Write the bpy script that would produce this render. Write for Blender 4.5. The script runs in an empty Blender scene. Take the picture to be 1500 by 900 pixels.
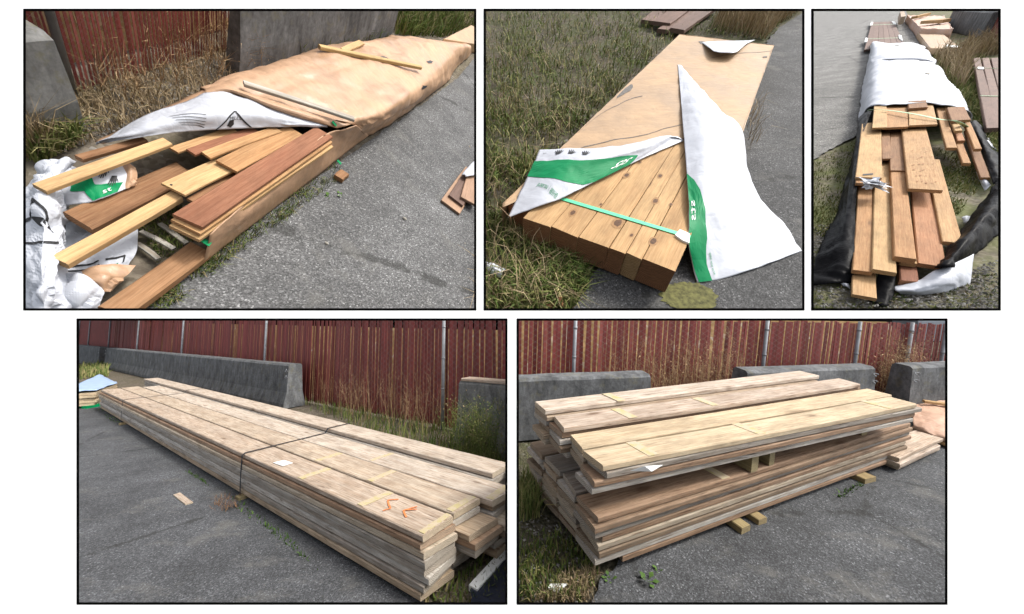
import bpy, bmesh, math, random
import numpy as np
from mathutils import Vector, Matrix, noise
random.seed(7); rng = np.random.default_rng(7)
sc = bpy.context.scene
col = sc.collection
# ------------------------------------------------------------------ camera, sky, sun, exposure
F = 500.0                                   # focal length in pixels of a 1500 x 900 picture
PITCH = math.radians(-20)
G = 3.0                                     # overall size of the display
cam_d = bpy.data.cameras.new('camera'); cam = bpy.data.objects.new('camera', cam_d); col.objects.link(cam)
cam_d.sensor_width = 36; cam_d.lens = 36 * F / 1500; cam_d.clip_start = .02; cam_d.clip_end = 60000
cam.location = (0, 0, 1.6 * G); cam.rotation_euler = (math.pi / 2 + PITCH, 0, 0)
sc.camera = cam
CAM = Vector(cam.location)
FWD = Vector((0, math.cos(PITCH), math.sin(PITCH))); RIGHT = Vector((1, 0, 0)); UPC = Vector((0, -math.sin(PITCH), math.cos(PITCH)))
SUN_AZ, SUN_EL = math.radians(84), math.radians(52)     # azimuth clockwise from the view direction
w = bpy.data.worlds.new('World'); sc.world = w; w.use_nodes = True
wn = w.node_tree; wn.nodes.clear()
sky = wn.nodes.new('ShaderNodeTexSky'); sky.sky_type = 'NISHITA'; sky.sun_disc = False
sky.sun_elevation = SUN_EL; sky.sun_rotation = SUN_AZ; sky.air_density = 1.0; sky.dust_density = 4.0; sky.ozone_density = 1.0
hs = wn.nodes.new('ShaderNodeHueSaturation'); hs.inputs['Saturation'].default_value = .28
bg = wn.nodes.new('ShaderNodeBackground'); bg.inputs['Strength'].default_value = .15
wo = wn.nodes.new('ShaderNodeOutputWorld')
wn.links.new(sky.outputs[0], hs.inputs['Color']); wn.links.new(hs.outputs[0], bg.inputs[0]); wn.links.new(bg.outputs[0], wo.inputs[0])
sd = bpy.data.lights.new('sun', 'SUN'); sun = bpy.data.objects.new('sun', sd); col.objects.link(sun)
sd.energy = 1.5; sd.angle = math.radians(11); sd.color = (1, .95, .87)
sdir = Vector((math.sin(SUN_AZ) * math.cos(SUN_EL), math.cos(SUN_AZ) * math.cos(SUN_EL), math.sin(SUN_EL)))
sun.rotation_euler = sdir.to_track_quat('Z', 'Y').to_euler()
sc.view_settings.view_transform = 'Standard'; sc.view_settings.look = 'None'
sc.view_settings.exposure = 1.1; sc.view_settings.gamma = 1
sc.cycles.max_bounces = 5; sc.cycles.diffuse_bounces = 3; sc.cycles.use_denoising = True

# ------------------------------------------------------------------ helpers
def cam2w(c): return RIGHT * c[0] - UPC * c[1] + FWD * c[2]
class Bay:
    """One of the five yard scenes: a ground plane with its own slope, in real metres times k."""
    def __init__(s, v1, v2, h, k):
        a = Vector((v1[0], v1[1], F)).normalized(); b = Vector(v2 if len(v2) == 3 else (v2[0], v2[1], F)).normalized()
        n = a.cross(b).normalized()
        if n[1] > 0: n = -n
        s.n = cam2w(n).normalized(); s.h = h; s.k = k
        s.e2 = (FWD - FWD.dot(s.n) * s.n).normalized(); s.e1 = s.e2.cross(s.n)
        s.O = CAM - s.n * h * k
        s.M = Matrix.Translation(s.O) @ Matrix((s.e1, s.e2, s.n)).transposed().to_4x4() @ Matrix.Scale(k, 4)
    def ray(s, u, v): return RIGHT * ((u - 750) / F) + UPC * ((450 - v) / F) + FWD
    def at(s, u, v, z=0., far=400.):
        d = s.ray(u, v); dn = d.dot(s.n)
        t = (z - s.h) / dn if dn < -1e-4 else 1e5
        p = d * t; x, y = p.dot(s.e1), p.dot(s.e2); r = math.hypot(x, y)
        if r > far: x *= far / r; y *= far / r
        return Vector((x, y, z))
    def wall(s, A, B, u, v):                 # pixel onto the upright plane over the line A-B
        nrm = Vector((-(B - A).y, (B - A).x, 0)); d = s.ray(u, v)
        dl = Vector((d.dot(s.e1), d.dot(s.e2), d.dot(s.n))); o = Vector((0, 0, s.h))
        return o + dl * ((A - o).dot(nrm) / dl.dot(nrm))
    def hgt(s, b, v):
        lo, hi = -1., 6.
        for _ in range(40):
            m = (lo + hi) / 2; q = s.px((b[0], b[1], m))[1]
            if q > v: lo = m
            else: hi = m
        return m
    def px(s, q):
        p = s.e1 * q[0] + s.e2 * q[1] + s.n * (q[2] - s.h); z = p.dot(FWD)
        return p.dot(RIGHT) / z * F + 750, 450 - p.dot(UPC) / z * F

def tag(o, label=None, cat=None, group=None, kind=None):
    if label: o['label'] = label
    if cat: o['category'] = cat
    if group: o['group'] = group
    if kind: o['kind'] = kind
    return o
def mesh(name, v, f, mat=None, smooth=False):
    me = bpy.data.meshes.new(name); me.from_pydata([tuple(q) for q in v], [], f)
    if mat: me.materials.append(mat)
    if smooth: me.polygons.foreach_set('use_smooth', [True] * len(me.polygons))
    me.update(); return me
def put(name, me, M): o = bpy.data.objects.new(name, me); col.objects.link(o); o.matrix_world = M; return o
class Thing:
    def __init__(s, bay, name, label, cat, base=(0, 0, 0), group=None):
        s.bay = bay; s.base = Vector(base); s.o = bpy.data.objects.new(name, None); col.objects.link(s.o)
        s.o.empty_display_size = .1; s.o.matrix_world = bay.M @ Matrix.Translation(s.base); tag(s.o, label, cat, group)
    def add(s, name, me, L=None, parent=None, label=None, kind=None):
        o = bpy.data.objects.new(name, me); col.objects.link(o); o.parent = parent or s.o
        L = L or Matrix()
        if parent is None: o.matrix_basis = Matrix.Translation(-s.base) @ L
        else: o.matrix_basis = (Matrix.Translation(-s.base) @ L) if False else parent.matrix_basis.inverted() @ Matrix.Translation(-s.base) @ L
        if label: o['label'] = label
        if kind: o['kind'] = kind
        return o
def solo(bay, name, me, label, cat, group=None, L=None):
    return tag(put(name, me, bay.M @ (L or Matrix())), label, cat, group)

def frame(c, d, up=Vector((0, 0, 1))):       # matrix: X along d, Z about up
    x = d.normalized(); y = up.cross(x).normalized(); z = x.cross(y)
    return Matrix.Translation(c) @ Matrix((x, y, z)).transposed().to_4x4()
def box(a, b, ch=0):
    v = [(x, y, z) for x in (a[0], b[0]) for y in (a[1], b[1]) for z in (a[2], b[2])]
    return v, [(0, 1, 3, 2), (4, 6, 7, 5), (0, 4, 5, 1), (2, 3, 7, 6), (0, 2, 6, 4), (1, 5, 7, 3)]
def board_mesh(l, wd, t, mat, seg=3, bow=.004, ch=None):
    c = ch or min(.0065, t * .16); a, b = wd / 2, t / 2
    sec = [(-a + c, b), (-a, b - c), (-a, -b + c), (-a + c, -b), (a - c, -b), (a, -b + c), (a, b - c), (a - c, b)]
    v, f = [], []; by, bz = random.uniform(-bow, bow), random.uniform(-bow, bow) * .4
    sk0, sk1 = random.uniform(-.018, .018) * wd / .25, random.uniform(-.018, .018) * wd / .25
    for i in range(seg + 1):
        q = i / seg; s = 4 * q * (1 - q)
        for y, z in sec:
            xx = -l / 2 + l * q + (sk0 * y / a if i == 0 else sk1 * y / a if i == seg else 0)
            tj = min(t, .05); v.append((xx + random.uniform(-.02, .02) * tj, y + by * s + random.uniform(-.02, .02) * tj, z + bz * s + random.uniform(-.025, .025) * tj))
    for i in range(seg):
        for j in range(8):
            k = (j + 1) % 8; f.append((i * 8 + j, i * 8 + k, i * 8 + 8 + k, i * 8 + 8 + j))
    f.append(tuple(range(7, -1, -1))); f.append(tuple(seg * 8 + j for j in range(8)))
    return mesh('board', v, f, mat)
def quad_board(bay, q, z, t, mat, zf=None, ext=0.):
    """quad of the top face in pixels (near-left, near-right, far-right, far-left) at height z (far end zf) -> mesh, matrix"""
    zf = z if zf is None else zf
    a, b, c, d = bay.at(*q[0], z), bay.at(*q[1], z), bay.at(*q[2], zf), bay.at(*q[3], zf)
    n, fr = (a + b) / 2, (c + d) / 2; dv = fr - n; dh = dv.normalized()
    wd = (((b - a) - (b - a).dot(dh) * dh).length + ((c - d) - (c - d).dot(dh) * dh).length) / 2
    fr = fr + dh * ext; l = (fr - n).length
    M = frame((n + fr) / 2, dh); M = M @ Matrix.Translation((0, 0, -t / 2))
    return board_mesh(l, wd, t, mat), M
def tube(path, r, n=5, mat=None, name='tube', close=True):
    v, f = [], []; P = [Vector(p) for p in path]
    R = r if hasattr(r, '__len__') else [r] * len(P)
    for i, p in enumerate(P):
        d = (P[min(i + 1, len(P) - 1)] - P[max(i - 1, 0)]).normalized()
        a = d.orthogonal().normalized() if abs(d.z) > .95 else d.cross(Vector((0, 0, 1))).normalized(); b = d.cross(a)
        for j in range(n):
            g = 2 * math.pi * j / n; v.append(p + (a * math.cos(g) + b * math.sin(g)) * R[i])
    for i in range(len(P) - 1):
        for j in range(n): k = (j + 1) % n; f.append((i * n + j, i * n + k, i * n + n + k, i * n + n + j))
    if close: f.append(tuple(range(n - 1, -1, -1))); f.append(tuple((len(P) - 1) * n + j for j in range(n)))
    return v, f
def ribbon(path, wdir, wd, t):               # flat strap: path, width direction, width, thickness
    P = [Vector(p) for p in path]; v, f = [], []; W = Vector(wdir).normalized() * wd / 2
    for i, p in enumerate(P):
        d = (P[min(i + 1, len(P) - 1)] - P[max(i - 1, 0)]).normalized(); nn = d.cross(W).normalized() * t
        v += [p - W, p + W, p + W + nn, p - W + nn]
    for i in range(len(P) - 1):
        for j in range(4): k = (j + 1) % 4; f.append((i * 4 + j, i * 4 + k, i * 4 + 4 + k, i * 4 + 4 + j))
    f += [(3, 2, 1, 0), tuple(len(P) * 4 - 4 + j for j in range(4))]
    return v, f
def merge(parts):
    V, Fc = [], []
    for v, f in parts:
        n = len(V); V += list(v); Fc += [tuple(i + n for i in q) for q in f]
    return V, Fc
def fbm(p, s, o=4):
    return noise.fractal(Vector(p) * s, 1.0, 2.0, o)
class Surf:
    """Smooth cloth surface through a net of control points (rows of Vectors); wrinkles by noise."""
    def __init__(s, rows, amp=.01, freq=6., fold=0., seed=0.):
        s.r = [[Vector(p) for p in row] for row in rows]; s.amp = amp; s.fr = freq; s.fold = fold; s.sd = seed
    @staticmethod
    def cr(P, t):
        n = len(P) - 1; x = min(max(t, 0), 1) * n; i = min(int(x), n - 1); q = x - i
        p1, p2 = P[i], P[i + 1]; p0 = P[i - 1] if i else p1 * 2 - p2; p3 = P[i + 2] if i + 2 <= n else p2 * 2 - p1
        return .5 * (2 * p1 + (p2 - p0) * q + (2 * p0 - 5 * p1 + 4 * p2 - p3) * q * q + (3 * p1 - p0 - 3 * p2 + p3) * q ** 3)
    def raw(s, a, b): return s.cr([s.cr(row, a) for row in s.r], b)
    def nrm(s, a, b):
        e = .01; du = s.raw(min(a + e, 1), b) - s.raw(max(a - e, 0), b); dv = s.raw(a, min(b + e, 1)) - s.raw(a, max(b - e, 0))
        n = du.cross(dv); n = n.normalized() if n.length > 1e-9 else Vector((0, 0, 1))
        return n if n.z >= -.2 else -n
    def pt(s, a, b, off=0.):
        p = s.raw(a, b); n = s.nrm(a, b); q = p + Vector((s.sd, s.sd * .7, 0))
        w_ = q + Vector((noise.noise(q * s.fr * .7), noise.noise(q * s.fr * .7 + Vector((7, 3, 1))), 0)) * (.35 / s.fr)
        v1 = noise.voronoi(w_ * s.fr)[0]; v2 = noise.voronoi(w_ * s.fr * 2.3 + Vector((3, 9, 4)))[0]
        d = s.amp * (1.3 * (v1[1] - v1[0]) + .6 * (v2[1] - v2[0]) - .4) + s.amp * .7 * noise.noise(q * s.fr * .5)
        if s.fold: d += s.fold * abs(noise.noise(Vector((a * 9 + s.sd, b * 2.2, s.sd))))
        return p + n * (d + off)
    def sheet(s, nu, nv, t=.003, inset=None):
        T, B = [], []
        for j in range(nv + 1):
            for i in range(nu + 1):
                a, b = i / nu, j / nv
                T.append(s.pt(a, b)); B.append(s.pt(a, b, -t))
        n = len(T); f = []; W = nu + 1
        for j in range(nv):
            for i in range(nu):
                q = (j * W + i, j * W + i + 1, j * W + i + 1 + W, j * W + i + W); f.append(q); f.append(tuple(n + k for k in reversed(q)))
        rim = [i for i in range(W)] + [j * W + nu for j in range(1, nv + 1)] + [nv * W + i for i in range(nu - 1, -1, -1)] + [j * W for j in range(nv - 1, 0, -1)]
        for a, b in zip(rim, rim[1:] + rim[:1]): f.append((b, a, n + a, n + b))
        return T + B, f
    def patch(s, poly, nsub=6, off=.0025):
        """flat print: polygons in (a, b), finely cut and laid on the surface"""
        bm = bmesh.new()
        for pg in poly:
            bm.faces.new([bm.verts.new((x, y, 0)) for x, y in pg])
        bmesh.ops.triangulate(bm, faces=bm.faces[:])
        for _ in range(nsub):
            es = [e for e in bm.edges if e.calc_length() > .035]
            if not es: break
            bmesh.ops.subdivide_edges(bm, edges=es, cuts=1); bmesh.ops.triangulate(bm, faces=bm.faces[:])
        bm.verts.index_update()
        v = [s.pt(q.co.x, q.co.y, off) for q in bm.verts]; f = [tuple(x.index for x in q.verts) for q in bm.faces]; bm.free()
        return v, f
def text_polys(txt, size=1.0):
    """outline triangles of a text, centred on the origin"""
    cu = bpy.data.curves.new('t', 'FONT'); cu.body = txt; cu.size = size; cu.align_x = 'CENTER'; cu.align_y = 'CENTER'; cu.resolution_u = 3
    o = bpy.data.objects.new('t', cu); col.objects.link(o)
    dg = bpy.context.evaluated_depsgraph_get(); me = o.evaluated_get(dg).to_mesh()
    out = [[(me.vertices[i].co.x, me.vertices[i].co.y) for i in p.vertices] for p in me.polygons]
    bpy.data.objects.remove(o); bpy.data.curves.remove(cu); return out
def xf(polys, cx, cy, sx, sy, ang=0.):
    c, s_ = math.cos(ang), math.sin(ang)
    return [[(cx + sx * (x * c - y * s_), cy + sy * (x * s_ + y * c)) for x, y in p] for p in polys]
def stroke(pts, wd):
    out = []
    for (x0, y0), (x1, y1) in zip(pts, pts[1:]):
        l = math.hypot(x1 - x0, y1 - y0) or 1; nx, ny = -(y1 - y0) / l * wd / 2, (x1 - x0) / l * wd / 2
        out.append([(x0 - nx, y0 - ny), (x1 - nx, y1 - ny), (x1 + nx, y1 + ny), (x0 + nx, y0 + ny)])
    return out
HAND = [[(-.28, -.5), (.28, -.5), (.36, 0), (-.34, 0)]] + [[(x - .07, 0), (x + .07, 0), (x * 1.35 + .05, y), (x * 1.35 - .05, y)] for x, y in ((-.26, .38), (-.08, .52), (.1, .5), (.27, .36))] + [[(.3, -.35), (.36, -.12), (.66, .12), (.6, .0)]]

# ------------------------------------------------------------------ materials
class MT:
    def __init__(s, name, rough=.8, spec=.3):
        s.m = bpy.data.materials.new(name); s.m.use_nodes = True; s.t = s.m.node_tree; s.b = s.t.nodes['Principled BSDF']
        s.b.inputs['Roughness'].default_value = rough; s.b.inputs['Specular IOR Level'].default_value = spec
        s.tc = s.t.nodes.new('ShaderNodeTexCoord'); s.co = s.tc.outputs['Object']; s.oi = None
    def n(s, ty, **k):
        o = s.t.nodes.new('ShaderNode' + ty)
        for a, b in k.items():
            if hasattr(o, a) and a not in ('Scale',): setattr(o, a, b)
            else: s.set(o.inputs[a.replace('_', ' ')], b)
        return o
    def set(s, i, v):
        if hasattr(v, 'is_output') or isinstance(v, bpy.types.NodeSocket): s.t.links.new(v, i)
        else: i.default_value = v
    def rnd(s):
        s.oi = s.oi or s.t.nodes.new('ShaderNodeObjectInfo'); return s.oi.outputs['Random']
    def shifted(s, sc_):                     # object coordinates, scaled, moved by the object's random number
        mp = s.t.nodes.new('ShaderNodeMapping'); s.t.links.new(s.co, mp.inputs[0]); mp.inputs['Scale'].default_value = sc_
        cx = s.n('CombineXYZ'); m = s.n('Math', operation='MULTIPLY'); s.set(m.inputs[0], s.rnd()); m.inputs[1].default_value = 37.7
        for i in range(3): s.t.links.new(m.outputs[0], cx.inputs[i])
        s.t.links.new(cx.outputs[0], mp.inputs['Location']); return mp.outputs[0]
    def scaled(s, sc_):
        mp = s.t.nodes.new('ShaderNodeMapping'); s.t.links.new(s.co, mp.inputs[0]); mp.inputs['Scale'].default_value = sc_; return mp.outputs[0]
    def noise(s, vec, scale, detail=4, rough=.6, dist=0.):
        o = s.t.nodes.new('ShaderNodeTexNoise'); s.t.links.new(vec, o.inputs['Vector']); o.inputs['Scale'].default_value = scale
        o.inputs['Detail'].default_value = detail; o.inputs['Roughness'].default_value = rough; o.inputs['Distortion'].default_value = dist; return o.outputs['Fac']
    def voro(s, vec, scale, out='Color', feature='F1'):
        o = s.t.nodes.new('ShaderNodeTexVoronoi'); o.feature = feature; s.t.links.new(vec, o.inputs['Vector']); o.inputs['Scale'].default_value = scale; return o.outputs[out]
    def ramp(s, fac, stops, interp='LINEAR'):
        o = s.t.nodes.new('ShaderNodeValToRGB'); s.t.links.new(fac, o.inputs[0]); e = o.color_ramp.elements; o.color_ramp.interpolation = interp
        while len(e) < len(stops): e.new(.5)
        for q, (p, c) in zip(e, stops): q.position = p; q.color = tuple(c)[:3] + (1,) if hasattr(c, '__len__') else (c, c, c, 1)
        return o.outputs[0]
    def mix(s, fac, a, b, mode='MIX'):
        o = s.t.nodes.new('ShaderNodeMix'); o.data_type = 'RGBA'; o.blend_type = mode
        s.set(o.inputs[0], fac)
        for i, v in ((6, a), (7, b)):
            if isinstance(v, tuple): v = v if len(v) == 4 else v + (1,)
            s.set(o.inputs[i], v)
        return o.outputs[2]
    def math(s, op, a, b=0.):
        o = s.n('Math', operation=op); s.set(o.inputs[0], a); s.set(o.inputs[1], b); return o.outputs[0]
    def bump(s, h, st=.3, d=.01):
        o = s.t.nodes.new('ShaderNodeBump'); s.t.links.new(h, o.inputs['Height']); o.inputs['Strength'].default_value = st; o.inputs['Distance'].default_value = d * G
        s.t.links.new(o.outputs[0], s.b.inputs['Normal'])
    def base(s, c):
        if isinstance(c, tuple): c = c if len(c) == 4 else c + (1,)
        s.set(s.b.inputs['Base Color'], c); return s.m
def plain(name, c, rough=.6, var=.15, scale=20., spec=.3, bump=0.):
    m = MT(name, rough, spec); v = m.noise(m.co, scale, 4)
    k = m.ramp(v, [(.3, 1 - var), (.7, 1 + var)]); m.base(m.mix(1., c, k, 'MULTIPLY'))
    if bump: m.bump(v, bump, .01)
    return m.m
def wood(name, tones, grain=.55, streak=.5, knot=.7, stain=.3, staincol=(.1, .07, .05), rough=.75, endc=None, gs=1., endmix=.5, fleck=.5, kden=1., kb=1.):
    m = MT(name, rough, .25); tones = tones * 2 if len(tones) == 1 else tones
    tone = m.ramp(m.rnd(), [(i / max(1, len(tones) - 1), c) for i, c in enumerate(tones)])
    g1 = m.noise(m.shifted((1.0 * gs, 26 * gs, 26 * gs)), 3., 5, .6, .6)        # long streaks
    g2 = m.noise(m.shifted((5 * gs, 160 * gs, 160 * gs)), 2., 3, .7)            # fine fibre
    c = m.mix(m.math('MULTIPLY', m.ramp(g1, [(.38, 0.), (.66, 1.)]), streak), tone, m.mix(1., tone, (.62, .5, .4), 'MULTIPLY'))
    c = m.mix(grain, c, m.mix(1., c, m.ramp(g2, [(.3, .62), (.7, 1.15)]), 'MULTIPLY'))
    g3 = m.noise(m.shifted((3.5 * gs, 75 * gs, 75 * gs)), 1.6, 4, .65, .3)          # dark checks and bruises
    c = m.mix(m.math('MULTIPLY', m.ramp(g3, [(.56, 0.), (.66, 1.)]), fleck), c, m.mix(1., c, (.38, .32, .28), 'MULTIPLY'))
    g4 = m.noise(m.shifted((1.6 * gs, 48 * gs, 48 * gs)), 2., 4, .6)
    c = m.mix(m.math('MULTIPLY', m.ramp(g4, [(.56, 0.), (.7, 1.)]), fleck), c, m.mix(1., c, (1.3, 1.32, 1.36), 'MULTIPLY'))
    st = m.ramp(m.noise(m.shifted((2.2, 7, 7)), 1.3, 5, .65), [(.5, 0.), (.68, 1.)])
    c = m.mix(m.math('MULTIPLY', st, stain), c, staincol)
    bl = m.noise(m.shifted((1.2, 3, 3)), 2.6, 6, .7); c = m.mix(1., c, m.ramp(bl, [(.28, .72), (.5, 1.), (.72, 1.22)]), 'MULTIPLY')
    kn = m.voro(m.shifted((1.5 * kden, 5.5 * kden, 3. * kden)), 1., 'Distance'); km = m.ramp(kn, [(.06, 1.), (.1, .45), (.14, .2), (.2, 0.)])
    c = m.mix(m.math('MULTIPLY', km, knot), c, (.09, .045, .022))
    sep = m.n('SeparateXYZ'); m.t.links.new(m.tc.outputs['Normal'], sep.inputs[0]); e = m.ramp(m.math('ABSOLUTE', sep.outputs[0]), [(.75, 0.), (.85, 1.)])
    if endc:
        wv = m.t.nodes.new('ShaderNodeTexWave'); wv.wave_type = 'RINGS'; wv.rings_direction = 'X'; mpp = m.t.nodes.new('ShaderNodeMapping'); m.t.links.new(m.co, mpp.inputs[0]); mpp.inputs['Location'].default_value = (0, .03, .06); m.t.links.new(mpp.outputs[0], wv.inputs['Vector']); wv.inputs['Scale'].default_value = 32.; wv.inputs['Distortion'].default_value = 2.5; wv.inputs['Detail Scale'].default_value = 6.
        er = m.math('ADD', m.math('MULTIPLY', wv.outputs['Fac'], .35), m.math('MULTIPLY', m.noise(m.shifted((1, 9, 40)), 3., 4, .6, 1.), .65)); c = m.mix(e, c, m.mix(1., m.mix(endmix, tone, endc), m.ramp(er, [(.3, .6), (.7, 1.2)]), 'MULTIPLY'))
    m.bump(m.math('ADD', g2, g3), .35, .003 * kb)
    return m.base(c)
def asphalt(name, base=.054, tint=(.97, 1.01, 1.07), gr=140., kb=1.):
    m = MT(name, .85, .25)
    v = m.voro(m.co, gr, 'Color'); bw = m.n('RGBToBW'); m.t.links.new(v, bw.inputs[0])
    st = m.ramp(bw.outputs[0], [(.0, .45), (.4, .9), (.68, 1.2), (.86, 1.9), (1., 4.)])
    v2 = m.voro(m.co, gr * 2.2, 'Color'); bw2 = m.n('RGBToBW'); m.t.links.new(v2, bw2.inputs[0]); st2 = m.ramp(bw2.outputs[0], [(.1, .6), (.85, 1.5)])
    big = m.ramp(m.noise(m.co, 1.6, 7, .68), [(.3, .66), (.5, 1.), (.72, 1.5)])
    c = m.mix(1., tuple(base * t for t in tint), st, 'MULTIPLY'); c = m.mix(1., c, st2, 'MULTIPLY'); c = m.mix(1., c, big, 'MULTIPLY')
    dust = m.ramp(m.noise(m.scaled((1, 1.6, 1)), 1.7, 6, .7), [(.55, 0.), (.78, .75)]); c = m.mix(dust, c, (.17, .165, .15))
    ck = m.t.nodes.new('ShaderNodeTexVoronoi'); ck.feature = 'DISTANCE_TO_EDGE'; m.t.links.new(m.co, ck.inputs['Vector']); ck.inputs['Scale'].default_value = .32
    nn = m.noise(m.co, 5., 5, .7); k = m.ramp(m.math('ADD', ck.outputs['Distance'], m.math('MULTIPLY', m.math('SUBTRACT', nn, .5), .08)), [(.0, .6), (.006, 0.)]); c = m.mix(k, c, (.02, .02, .018))
    m.bump(bw.outputs[0], .5, .004 * kb)
    return m.base(c)
def gravel(name, a=(.1, .085, .065), b=(.04, .035, .028), moss=(.05, .065, .018), mossf=.5, sc_=40.):
    m = MT(name, .95, .1); v = m.voro(m.co, sc_, 'Color'); bw = m.n('RGBToBW'); m.t.links.new(v, bw.inputs[0])
    d = m.voro(m.co, sc_, 'Distance'); g = m.noise(m.co, 14., 6, .7)
    c = m.mix(bw.outputs[0], b, a); c = m.mix(m.ramp(bw.outputs[0], [(.82, 0.), (.9, .8)]), c, (.24, .23, .21))
    c = m.mix(m.ramp(g, [(.45, 0.), (.6, .7)]), c, b)
    c = m.mix(m.math('MULTIPLY', m.ramp(m.noise(m.co, 2.2, 5, .65), [(.42, 0.), (.6, 1.)]), mossf), c, moss)
    m.bump(m.math('MULTIPLY', d, -1.), .8, .02); return m.base(c)
def concrete(name, c=(.13, .135, .14), moss=.4):
    m = MT(name, .9, .2); st = m.noise(m.scaled((3, 3, .9)), 2.6, 7, .7); sp = m.noise(m.co, 30., 5, .7); bl = m.noise(m.co, 4., 5, .65)
    q = m.mix(m.ramp(st, [(.34, 0.), (.7, 1.)]), tuple(x * .52 for x in c), tuple(x * 1.3 for x in c))
    q = m.mix(1., q, m.ramp(sp, [(.3, .7), (.7, 1.25)]), 'MULTIPLY'); q = m.mix(1., q, m.ramp(bl, [(.3, .7), (.7, 1.3)]), 'MULTIPLY')
    sep = m.n('SeparateXYZ'); m.t.links.new(m.co, sep.inputs[0])
    up = m.ramp(m.noise(m.co, 9., 5, .7), [(.55, 0.), (.65, 1.)]); q = m.mix(m.math('MULTIPLY', up, moss), q, (.14, .13, .08))
    m.bump(sp, .4, .01); return m.base(q)
def isl(name, stops, rough=.8):
    m = MT(name, rough, .2); g = m.t.nodes.new('ShaderNodeNewGeometry'); return m.base(m.ramp(g.outputs['Random Per Island'], stops))
M = {}
M['weather'] = wood('weathered lumber', fleck=.9, tones=[(.37, .295, .205), (.58, .55, .49), (.27, .205, .145), (.5, .48, .43), (.4, .29, .2), (.36, .33, .28), (.6, .53, .43), (.3, .25, .2)], streak=.55, stain=.3, staincol=(.15, .11, .08), endc=(.3, .25, .19))
M['weather_top'] = wood('weathered pale lumber face', fleck=.95, kden=1.25, tones=[(.48, .4, .31), (.55, .49, .42), (.43, .335, .25), (.5, .45, .4)], streak=.75, stain=.45, staincol=(.22, .155, .11), endc=(.38, .3, .19))
M['pine'] = wood('pale bright lumber face', fleck=.6, kden=1.3, tones=[(.55, .45, .3), (.48, .39, .27), (.57, .485, .34)], streak=.55, stain=.3, staincol=(.27, .19, .12), endc=(.28, .2, .12))
M['weather_dark'] = wood('weathered lumber with brown faces', fleck=.9, tones=[(.29, .225, .155), (.4, .37, .31), (.19, .145, .1), (.36, .345, .3), (.34, .21, .12), (.26, .225, .175), (.44, .39, .31), (.23, .175, .13)], streak=.6, stain=.35, staincol=(.1, .07, .05), endc=(.19, .145, .1))
for nm, k in (('weather', 1.), ('weather_dark', .74)):
    for j_, (tn, st_) in enumerate((([(.6, .57, .52), (.54, .52, .48)], .3), ([(.3, .225, .155), (.26, .2, .145)], .35), ([(.5, .4, .28), (.46, .36, .26)], .35), ([(.38, .36, .325), (.42, .38, .33)], .4), ([(.42, .285, .19), (.36, .26, .18)], .4), ([(.56, .49, .39), (.52, .45, .35)], .25))):
        M['%s_%d' % (nm, j_)] = wood('%s lumber %d' % (nm, j_), fleck=.9, tones=[tuple(x * k for x in q) for q in tn], streak=.6, stain=st_, staincol=(.13 * k, .095 * k, .07 * k), endc=(.3 * k, .25 * k, .19 * k))
M['cedar'] = wood('fresh cedar', fleck=.3, kb=9., tones=[(.46, .27, .125), (.41, .23, .105), (.48, .31, .155), (.43, .25, .115)], streak=.65, stain=.25, staincol=(.26, .12, .05), knot=.6, endc=(.34, .17, .075), gs=1.5)
M['cedar_pale'] = wood('pale cedar', fleck=.3, kb=9., tones=[(.52, .35, .175), (.49, .32, .155)], streak=.45, stain=.15, staincol=(.33, .17, .075), knot=.6, endc=(.38, .22, .1), gs=1.5)
M['cedar_red'] = wood('red cedar', fleck=.3, kb=9., tones=[(.27, .11, .06), (.25, .12, .068)], streak=.6, stain=.35, staincol=(.16, .055, .03), knot=.2, endc=(.34, .17, .08), gs=1.5)
M['cedar_pink'] = wood('pinkish cedar', fleck=.3, kb=9., tones=[(.42, .215, .11), (.4, .2, .1)], streak=.6, stain=.3, staincol=(.28, .12, .055), knot=.3, endc=(.34, .17, .08), gs=1.5)
M['cedar_brown'] = wood('brown wet cedar', fleck=.3, kb=9., tones=[(.29, .165, .085), (.26, .14, .07)], streak=.7, stain=.4, staincol=(.14, .06, .03), knot=.3, endc=(.26, .13, .06), gs=1.5)
M['beam'] = wood('cedar beam with dark waxed ends', fleck=.25, kden=1.7, kb=9., tones=[(.5, .33, .165), (.46, .29, .14), (.52, .36, .185)], streak=.5, stain=.18, staincol=(.3, .15, .07), knot=.9, endc=(.2, .095, .048), endmix=.95, gs=1.2)
M['beam_pale'] = wood('cedar beam with bare ends', fleck=.25, kden=1.7, kb=9., tones=[(.5, .33, .165)], streak=.5, stain=.18, staincol=(.3, .15, .07), knot=.9, endc=(.34, .22, .11), endmix=.95, gs=1.2)
M['comp'] = wood('brown composite decking', [(.15, .09, .068), (.175, .11, .085), (.13, .08, .062)], grain=.5, streak=.3, knot=0., stain=.1, rough=.7, endc=(.08, .06, .05))
M['comp_tan'] = wood('tan composite decking', [(.32, .2, .125), (.29, .18, .115)], grain=.5, streak=.2, knot=0., stain=.1, rough=.6, endc=(.09, .07, .06))
M['greywood'] = wood('grey weathered wood', [(.38, .37, .33), (.44, .42, .38)], streak=.8, knot=.3, stain=.4, staincol=(.12, .11, .1), endc=(.2, .18, .16))
M['yellowwood'] = wood('yellowed batten', [(.5, .36, .15), (.47, .34, .17)], streak=.6, knot=.3, stain=.3, staincol=(.25, .17, .08), endc=(.2, .16, .12))
M['block'] = wood('dunnage block', [(.34, .26, .13), (.27, .23, .12)], streak=.6, knot=.2, stain=.3, endc=(.25, .2, .12))
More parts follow.
